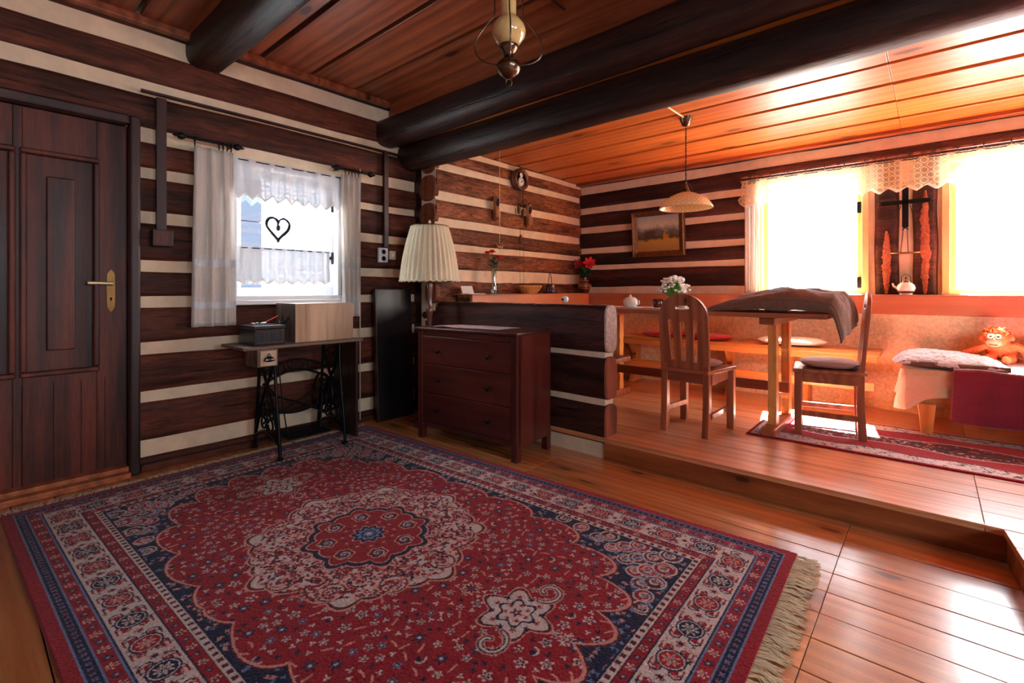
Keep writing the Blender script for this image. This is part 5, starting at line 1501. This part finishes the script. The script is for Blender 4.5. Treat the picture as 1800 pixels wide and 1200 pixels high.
def clog(label, y, z):
    c = thing('wooden_clog', label, 'clog', (XW, y, z), group=None)
    mb = MB()
    # hung toe-down: foot runs down -z, opening at the top
    n = 24; secs = []
    for i in range(13):
        s_ = i / 12; zz = .115 - .25 * s_
        w = .046 * (1 - .25 * (1 - s_)) * (1 if s_ < .75 else (1 - ((s_ - .75) / .25) ** 2) ** .5 + .03)
        d = .045 if s_ < .45 else .045 + .03 * math.sin(min(1, (s_ - .45) / .3) * 1.57)
        if s_ > .8: d *= (1 - ((s_ - .8) / .2) ** 2 * .8)
        secs.append((zz, w, d))
    vs = []
    for zz, w, d in secs:
        for j in range(n):
            t_ = 2 * math.pi * j / n; vs.append((.004 + d / 2 + d / 2 * math.cos(t_), w * math.sin(t_), zz))
    mb.add(vs, [(i * n + j, i * n + (j + 1) % n, (i + 1) * n + (j + 1) % n, (i + 1) * n + j) for i in range(12) for j in range(n)], 0, True)
    mb.add(vs[-n:], [tuple(range(n))]); mb.add(vs[:n], [tuple(range(n))])
    mb.build('shoe', CLOGW, c)
    mb = MB(); mb.tube([(.050 + .012 * math.sin(t_), .030 * math.cos(t_), .06 + .055 * math.sin(t_)) for t_ in [i * .314 for i in range(20)]], .006, 6, closed=True); mb.build('rim', CLOGW, c)
    mb = MB(); mb.ball((.052, 0, .055), .027, 8, sc=(.25, 1, 1.6)); mb.build('opening', GAP, c)
clog('left wooden clog hung toe-down on the log wall, nearer the lamp', 3.66, 2.0)
clog('right wooden clog hung toe-down on the log wall, nearer the corner', 4.19, 1.985)
hb = thing('hanging_bird', 'small carved wooden bird hanging on a long cord before the clock wall', 'ornament', (-3.18, 3.475, 1.57))
mb = MB(); mb.tube([(0, 0, .02), (0, 0, ZA - 1.57)], .0022, 6); mb.build('cord', CREAMP, hb)
mb = MB(); mb.ball((0, 0, .0), .03, 10, sc=(.6, 1.5, .7)); mb.ball((0, .045, .025), .016, 8); mb.tube([(0, .055, .025), (0, .075, .02)], [.006, .001], 6); o = mb.build('body', CLOGW, hb); remesh(o, .004)
mb = MB(); mb.grid(lambda u, v: ((u - .5) * .11, -.02 + .03 * v + .015 * abs(u - .5), .01 + .05 * abs(2 * u - 1) * .9), 10, 4); mb.grid(lambda u, v: ((u - .5) * .04 * (1 + v), -.045 - .05 * v, .0 + .02 * v), 6, 4); mb.build('wings', CLOGW, hb, solid=.003)

# painting
pa = thing('framed_painting', 'small landscape painting in a carved gilt frame on the log wall', 'painting', (-2.36, YP - .045, 1.80))
mb = MB()
fw, fh, bw = .31, .262, .062
prof = [(0, 0), (0, .045), (.012, .052), (.030, .040), (.048, .030), (.062, .022), (.062, 0)]
def fr_v(side, inset, d):
    x, z = fw - inset, fh - inset
    return [(-x, -d, -z), (x, -d, -z), (x, -d, z), (-x, -d, z)][side]
vs = [fr_v(s_, i, d) for i, d in prof for s_ in range(4)]
mb.add(vs, [(i * 4 + s_, i * 4 + (s_ + 1) % 4, (i + 1) * 4 + (s_ + 1) % 4, (i + 1) * 4 + s_) for i in range(len(prof) - 1) for s_ in range(4)])
fo = mb.build('frame', GOLDF, pa)
mb = MB(); r = random.Random(3)
for sx in (-1, 1):
    for sz in (-1, 1):
        for k in range(10):
            a = k * .63; mb.ball((sx * (fw - .033) + .022 * math.cos(a) * (k % 3) * .6, -.044, sz * (fh - .033) + .022 * math.sin(a) * (k % 3) * .6), .010, 6, sc=(1, .6, 1))
mb.build('corner_ornaments', GOLDF, fo)
m, t, b = nt('painted_landscape')
tc = N(t, 'ShaderNodeTexCoord'); sp = N(t, 'ShaderNodeSeparateXYZ'); L(t, tc.outputs['Object'], sp.inputs[0])
v = coords(t, (1, 1, 1)); f1 = noise_n(t, v, 14, 6); f2 = noise_n(t, v, 45, 6)
zz = math_n(t, 'ADD', math_n(t, 'MULTIPLY', sp.outputs[2], 2.5), .5)
zz = math_n(t, 'ADD', zz, math_n(t, 'MULTIPLY', math_n(t, 'SUBTRACT', f1, .5), .35))
sky = ramp(t, [(.0, s2l((150, 112, 58))), (.28, s2l((170, 134, 60))), (.36, s2l((60, 52, 36))), (.50, s2l((104, 84, 50))), (.58, s2l((84, 92, 100))), (.72, s2l((190, 184, 160))), (1, s2l((150, 160, 166)))], zz)
tr_ = math_n(t, 'ABSOLUTE', math_n(t, 'SUBTRACT', sp.outputs[0], .09))
tree = math_n(t, 'LESS_THAN', math_n(t, 'ADD', tr_, math_n(t, 'MULTIPLY', math_n(t, 'SUBTRACT', f2, .3), .16)), math_n(t, 'MULTIPLY', math_n(t, 'SUBTRACT', .84, zz), .14))
band = math_n(t, 'MULTIPLY', math_n(t, 'LESS_THAN', zz, .78), math_n(t, 'GREATER_THAN', zz, .30))
c = mixc(t, sky, s2l((186, 132, 52)), math_n(t, 'MULTIPLY', math_n(t, 'MULTIPLY', tree, band), .8))
h_ = math_n(t, 'LESS_THAN', math_n(t, 'ADD', math_n(t, 'ABSOLUTE', math_n(t, 'ADD', sp.outputs[0], .10)), math_n(t, 'MULTIPLY', f2, .12)), .13)
hb_ = math_n(t, 'MULTIPLY', h_, math_n(t, 'MULTIPLY', math_n(t, 'LESS_THAN', zz, .55), math_n(t, 'GREATER_THAN', zz, .36)))
c = mixc(t, c, s2l((66, 40, 30)), math_n(t, 'MULTIPLY', hb_, .8))
L(t, c, b.inputs['Base Color']); b.inputs['Roughness'].default_value = .45
mb = MB(); mb.box(-fw + .055, fw - .055, -.02, -.012, -fh + .055, fh - .055); mb.build('canvas', m, pa)
pa.rotation_euler = (math.radians(4), 0, 0)

# cross with hanging tray between windows
cx = thing('wrought_cross', 'dark metal cross with a hanging candle dish between the windows', 'cross', (-.172, YP - .055, 1.62))
mb = MB()
for (a, b_, c_, d_) in ((-.022, .022, .06, .42), (-.16, -.0, .255, .292), (0, .16, .255, .292)): mb.box(a, b_, -.012, .0, c_, d_)
for (x, z, dx, dz) in ((0, .42, 1, 0), (-.16, .273, 0, 1), (.16, .273, 0, 1), (0, .06, 1, 0)):
    for s_ in (-1, 1): mb.tube([(x, -.006, z), (x + dx * .02 * s_ + (0 if dx else (.02 if x > 0 else -.02)), -.006, z + dz * .02 * s_ + (0 if dz else (.02 if z > .2 else -.02)))], .006, 6)
mb.build('cross', IRON, cx, bevel=.003)
for (x0, z0, x1, z1) in ((-.03, .24, -.085, .04), (.03, .24, .10, -.02), (-.012, .06, -.03, -.155), (.012, .06, .02, -.155)):
    mb = MB(); n = 22
    for i in range(n):
        t_ = i / n; mb.ball((x0 + (x1 - x0) * t_, -.012 - .03 * t_, z0 + (z1 - z0) * t_), .0045, 4)
    mb.build('chain', IRON, cx)
mb = MB(); mb.lathe([(1e-4, 0), (.09, .002), (.10, .010), (.096, .012), (1e-4, .006)], c=(0, -.06, -.165), n=32, sy=.5); mb.build('dish', BRASS, cx)
tp = thing('teapot', 'small silver-white teapot ornament on the ledge between the windows', 'teapot', (-.165, YP - .14, 1.113))
mb = MB(); mb.lathe([(.04, 0), (.045, .008), (.040, .014), (.055, .03), (.062, .055), (.056, .08), (.038, .098), (.030, .102)], n=28); mb.build('body', STEEL if False else PORC, tp)
mb = MB(); mb.lathe([(.031, .102), (.026, .115), (.010, .125), (.008, .132), (.012, .14), (1e-4, .148)], n=20); mb.build('lid', PEWTER, tp)
mb = MB(); mb.tube([(-.05, 0, .05), (-.08, 0, .07), (-.088, 0, .095)], [.012, .008, .006], 8); mb.build('spout', PORC, tp)
mb = MB(); mb.tube([(.032, 0, .095), (.03, 0, .15), (0, 0, .17), (-.03, 0, .15), (-.032, 0, .095)], .003, 6); mb.build('handle', IRON, tp)
mb = MB(); mb.lathe([(.046, .012), (.050, .020), (.060, .030)], n=28); mb.f = mb.f[:-2]; mb.m = mb.m[:-2]; mb.sm = mb.sm[:-2]; mb.build('foot_band', PEWTER, tp)

# ================================================================== FLOWERS AND SMALL THINGS
def petal(mb, c, d, up, ln, w, cup=.2, mi=0):
    d = Vector(d).normalized(); s_ = d.cross(Vector(up)).normalized(); u_ = s_.cross(d).normalized(); c = Vector(c)
    mb.grid(lambda a, b_: c + d * ln * b_ + s_ * (a - .5) * 2 * w * math.sin(math.pi * min(1, (b_ * .9 + .08))) + u_ * (cup * ln * (b_ ** 2) - .0 + .15 * w * (2 * a - 1) ** 2), 4, 6, mi)
LZ = 1.114
rv = thing('rose_vase', 'slim glass vase with red roses on the side ledge', 'vase', (-3.30, 3.52, LZ))
mb = MB(); mb.lathe([(.028, 0), (.03, .01), (.024, .08), (.018, .15), (.024, .24), (.026, .25)], n=24); mb.f = mb.f[:-1]; mb.m = mb.m[:-1]; mb.sm = mb.sm[:-1]; mb.build('glass', VASEG, rv, solid=.003)
mb = MB()
heads = [(.0, -.02, .40), (.035, .03, .345), (-.01, -.065, .385)]
for h in heads: mb.tube([(0, 0, .02), (h[0] * .3, h[1] * .3, .2), h], .003, 6)
st = mb.build('stems', LEAF, rv); rv.scale = (1.15, 1.15, 1.05)
for h in heads:
    mb = MB()
    for k in range(12):
        a = k * 2.4; e = .5 + .06 * k
        petal(mb, (h[0], h[1], h[2] - .012), (math.cos(a) * (.25 + .07 * k), math.sin(a) * (.25 + .07 * k), 1 - .05 * k), (0, 0, 1), .036, .018, -.3)
    mb.build('rose', REDP, rv, solid=.0012, fix=False)
mb = MB(); r = random.Random(6)
for k in range(14):
    a = r.uniform(0, 6.28); z_ = r.uniform(.2, .33); petal(mb, (0, 0, z_), (math.cos(a), math.sin(a), r.uniform(-.2, .5)), (0, 0, 1), r.uniform(.04, .07), .017)
mb.build('leaves', LEAF, rv, solid=.001, fix=False)
pv = thing('poinsettia_vase', 'brown patterned vase with red poinsettias in the corner of the ledge', 'vase', (-3.27, 5.14, LZ))
mb = MB(); mb.lathe([(.045, 0), (.055, .02), (.075, .07), (.078, .10), (.066, .135), (.045, .165), (.042, .185), (.052, .20), (.048, .20), (.036, .18)], n=36); va = mb.build('pot', BROWNC, pv)
mb = MB()
for z_, rr in ((.055, .0705), (.11, .0785), (.158, .052)):
    mb.tube([((rr) * math.cos(i * .2094), (rr) * math.sin(i * .2094), z_) for i in range(30)], .0022, 5, closed=True)
for k in range(22):
    a = k * .2856; mb.tube([(.0785 * math.cos(a), .0785 * math.sin(a), .075), (.080 * math.cos(a + .1), .080 * math.sin(a + .1), .098)], .003, 5)
mb.build('slip_pattern', PATTC, va)
mb = MB()
hd = [(.085, -.02, .37, 1.0), (-.075, -.03, .36, .85), (-.02, .02, .35, .7)]
for h in hd: mb.tube([(0, 0, .15), (h[0] * .4, h[1] * .4, .27), h[:3]], .005, 6)
for k in range(22):
    a = k * 2.4; petal(mb, (.02 * math.cos(a), .02 * math.sin(a), .2 + .004 * k), (math.cos(a), math.sin(a), r.uniform(-.1, .9)), (0, 0, 1), .09, .026)
mb.build('foliage', LEAF, pv, solid=.001, fix=False)
for i, h in enumerate(hd):
    mb = MB()
    fwd = Vector((.5, -.75, .3)).normalized(); s1 = fwd.cross(Vector((0, 0, 1))).normalized(); s2 = s1.cross(fwd)
    for ring, n_, ln in ((0, 7, .085), (1, 6, .06), (2, 5, .035)):
        for k in range(n_):
            a = k * 6.283 / n_ + ring * .4
            petal(mb, h[:3], s1 * math.cos(a) + s2 * math.sin(a) + fwd * (.12 + .25 * ring), fwd, ln * h[3], .026 * h[3], .1)
    mb.build('bloom', REDP if i != 1 else DREDP, pv, solid=.001, fix=False)
wf = thing('white_flowers', 'bunch of small white flowers in a pot on the table behind the chair', 'flowers', (-1.70, 4.10, TZ))
mb = MB(); mb.lathe([(.04, 0), (.055, .07), (.058, .075), (.052, .075), (.045, .04)], n=24); mb.build('pot', BROWNC, wf)
mb = MB(); r = random.Random(12); tips = []
for k in range(170):
    a = r.uniform(0, 6.283); e = r.uniform(.25, 1.5); R_ = r.uniform(.10, .15)
    tip = (R_ * math.cos(a) * math.cos(e), R_ * math.sin(a) * math.cos(e), .10 + .165 * math.sin(e) * R_ / .14)
    tips.append(tip); mb.tube([(0, 0, .06), (tip[0] * .5, tip[1] * .5, .07 + (tip[2] - .07) * .6), tip], .0016, 4)
    petal(mb, (tip[0] * .6, tip[1] * .6, .07 + (tip[2] - .07) * .6), (math.cos(a), math.sin(a), .8), (0, 0, 1), .035, .006)
mb.build('stalks', LLEAF, wf, fix=False)
mb = MB()
for tip in tips:
    mb.ball(tip, .0125, 5, sc=(1, 1, .8)); 
    for k in range(4): mb.ball((tip[0] + .009 * math.cos(k * 1.57), tip[1] + .009 * math.sin(k * 1.57), tip[2] + .003), .006, 4)
mb.build('blossoms', WPETAL, wf)['kind'] = 'stuff'
sj = thing('sugar_pot', 'lidded white porcelain pot near the left end of the table', 'pot', (-2.06, 4.0, TZ))
mb = MB(); mb.lathe([(.045, 0), (.060, .012), (.066, .04), (.062, .068), (.052, .076)], n=32); mb.build('body', PORC, sj)
mb = MB(); mb.lathe([(.054, .076), (.045, .085), (.012, .092), (.008, .098), (.013, .106), (1e-4, .113)], n=28); mb.build('lid', PORC, sj)
mb = MB(); mb.tube([(.06, 0, .062), (.088, 0, .055), (.088, 0, .03), (.062, 0, .02)], .005, 8); mb.build('handle', PORC, sj)
def mug(name, label, loc, r_, h, mat, rz):
    c = thing(name, label, 'mug', loc, rz)
    mb = MB(); mb.lathe([(r_ * .8, 0), (r_, .01), (r_ * 1.05, h * .5), (r_, h), (r_ * .92, h), (r_ * .9, .012), (1e-4, .010)], n=28); mb.build('body', mat, c)
    mb = MB(); mb.tube([(r_, 0, h * .8), (r_ * 1.6, 0, h * .75), (r_ * 1.7, 0, h * .4), (r_, 0, h * .2)], .005, 8); mb.build('handle', mat, c)
mug('brown_mug', 'round brown ceramic mug on the table left of the nearer chair', (-1.80, 4.0, TZ), .042, .075, BROWNC, .5)
mug('white_mug', 'white mug glimpsed through the hand slot of the chair back', (-1.585, 4.02, TZ), .035, .08, PORC, 1.2)
mug('creamer', 'small cream jug glimpsed at the right of the chair hand slot', (-1.49, 3.98, TZ), .028, .06, PORC, .2)
tr = thing('table_runner', 'flat white runner along the middle of the dining table', 'table runner', (-1.95, 4.0, TZ))
mb = MB(); mb.grid(lambda u, v: ((u - .5) * .85, (v - .5) * .30, .0015 + .001 * nz(u * 9, v * 5)), 40, 16); mb.build('cloth', LINEN, tr, solid=.001, fix=False)
for o_ in bpy.data.objects:
    if o_.name.split('.')[0] in ('sugar_pot', 'brown_mug', 'white_mug', 'creamer', 'white_flowers'): o_.location.z += .003

ja = thing('jacket', 'brown padded jacket heaped on the right end of the dining table', 'jacket', (-.80, 3.96, TZ))
mb = MB()
def jf(u, v, lift=0.):
    s_ = -.36 + .86 * u; y = -.355 + .66 * v
    prof = max(0, 1 - ((s_ - .06) / .42) ** 2) ** .8 if s_ < .06 else max(0, 1 - ((s_ - .06) / .50) ** 2) ** .9
    ed = (1 - abs(2 * v - 1) ** 4)
    z_ = .010 + .150 * prof * (.05 + .95 * ed ** .5) + .018 * nz(s_ * 6, y * 9, 2) * prof + .012 * abs(nz(s_ * 16, y * 12, 5))
    x = s_
    if s_ > .27:                       # past the table end: hang down
        k = s_ - .27; x = .27 + .075 * (1 - math.exp(-k * 14)) + .02 * nz(y * 12, k * 5) + .03 * ed; z_ = z_ - 1.0 * k * (.35 + .5 * (1 - abs(2 * v - .5)) if False else .75) * (1.1 - .5 * v)
        x += .03
    x += .03 * nz(v * 6, u * 2, 9) * (1 if u < .15 else .3)
    if u < .3: x -= .12 * (1 - u / .3) * (1 - abs(2 * v - .5))
    return (x, y, z_ + lift)
mb.grid(lambda u, v: jf(u, v), 90, 60)
mb.build('shell', JACK, ja, solid=.008, fix=False)
mb = MB(); mb.tube([jf(i / 40, .03, .006) for i in range(41)], .006, 6); mb.tube([jf(i / 40, .35 + .1 * math.sin(i * .12), .006) for i in range(33)], .004, 6); mb.build('seams', JACK, ja)
mb = MB(); p = jf(.02, .2); mb.tube([(p[0] - .02, p[1], .02), (p[0] + .03, p[1] - .01, .025)], .014, 8); p = jf(.02, .7); mb.tube([(p[0] - .02, p[1], .04), (p[0] + .04, p[1], .05)], .013, 8); mb.build('cuffs', CUSHW, ja)

# things on the side ledge
wb = thing('wicker_basket', 'shallow woven wicker basket on the side ledge', 'basket', (-3.28, 4.06, LZ))
wb.scale = (1.2, 1.25, 1.25)
mb = MB(); NB = 40
for lay in range(7):
    rr = .065 + .007 * lay
    mb.tube([((rr + .004 * (1 if (i + lay) % 2 else -1)) * math.cos(i * 6.283 / NB) * .8, (rr + .004 * (1 if (i + lay) % 2 else -1)) * math.sin(i * 6.283 / NB) * 1.15, .006 + lay * .0085) for i in range(NB)], .0042, 5, closed=True)
for i in range(20):
    a = i * .314; mb.tube([(.062 * .8 * math.cos(a), .062 * 1.15 * math.sin(a), .002), (.110 * .8 * math.cos(a), .110 * 1.15 * math.sin(a), .062)], .004, 5)
mb.lathe([(.066, .003), (1e-4, .003)], n=24, sx=.8, sy=1.15); mb.build('weave', WICK, wb)
mb = MB(); mb.tube([(.113 * .8 * math.cos(i * .157), .113 * 1.15 * math.sin(i * .157), .064) for i in range(40)], .006, 6, closed=True); mb.build('rim', WICK, wb)
ra = thing('cruet_stand', 'dark wire stand holding small jars on the side ledge', 'cruet stand', (-3.30, 4.46, LZ))
mb = MB(); mb.box(-.04, .04, -.08, .08, .0, .012)
for y in (-.078, .078):
    for x in (-.038, .038): mb.tube([(x, y, .01), (x, y, .05)], .003, 6)
mb.tube([(-.038, -.078, .05), (.038, -.078, .05), (.038, .078, .05), (-.038, .078, .05)], .003, 6, closed=True)
mb.build('tray', IRON, ra)
mb = MB(); mb.tube([(0, -.04, .01), (0, -.03, .14), (0, -.01, .24), (0, .01, .24), (0, .03, .14), (0, .04, .01)], .0035, 6); mb.build('loop_handle', IRON, ra)
for i, y in enumerate((-.05, .0, .055)):
    jr = thing('spice_jar', ('dark spice jar at the left of the wire stand', 'middle spice jar in the wire stand', 'mauve capped jar at the right of the wire stand')[i], 'jar', (-3.30, 4.46 + y, LZ + .013))
    mb = MB(); mb.lathe([(.018, 0), (.02, .01), (.02, .05), (.014, .06)], n=18); mb.build('glass', (BROWNC, BLACKP, fabric('mauve', (150, 120, 150)))[i], jr)
    mb = MB(); mb.lathe([(.016, .06), (.017, .085), (1e-4, .087)], n=18); mb.build('cap', (IRON, STEEL, CREAMP)[i], jr)
nb = thing('open_booklet', 'pale booklet propped up on the left end of the side ledge', 'booklet', (-3.32, 3.20, LZ))
mb = MB(); mb.box(-.012, -.009, -.075, .075, 0, .085, M=RY(-.35)); mb.build('upright_page', PAPER, nb)
mb = MB(); mb.box(-.02, .10, -.10, .12, 0, .006); mb.build('lower_page', PAPER, nb)
wb_ = thing('white_ball', 'small white round ornament lying on the log partition', 'ornament', (-2.07, 2.985, 1.056))
mb = MB(); mb.ball((0, 0, .026), .027, 14); mb.build('ball', PORC, wb_)
mb = MB(); mb.lathe([(.010, 0), (.008, .012), (1e-4, .014)], M=RX(math.pi / 2), c=(.0, -.024, .026), n=14); mb.build('stopper', PEWTER, wb_)
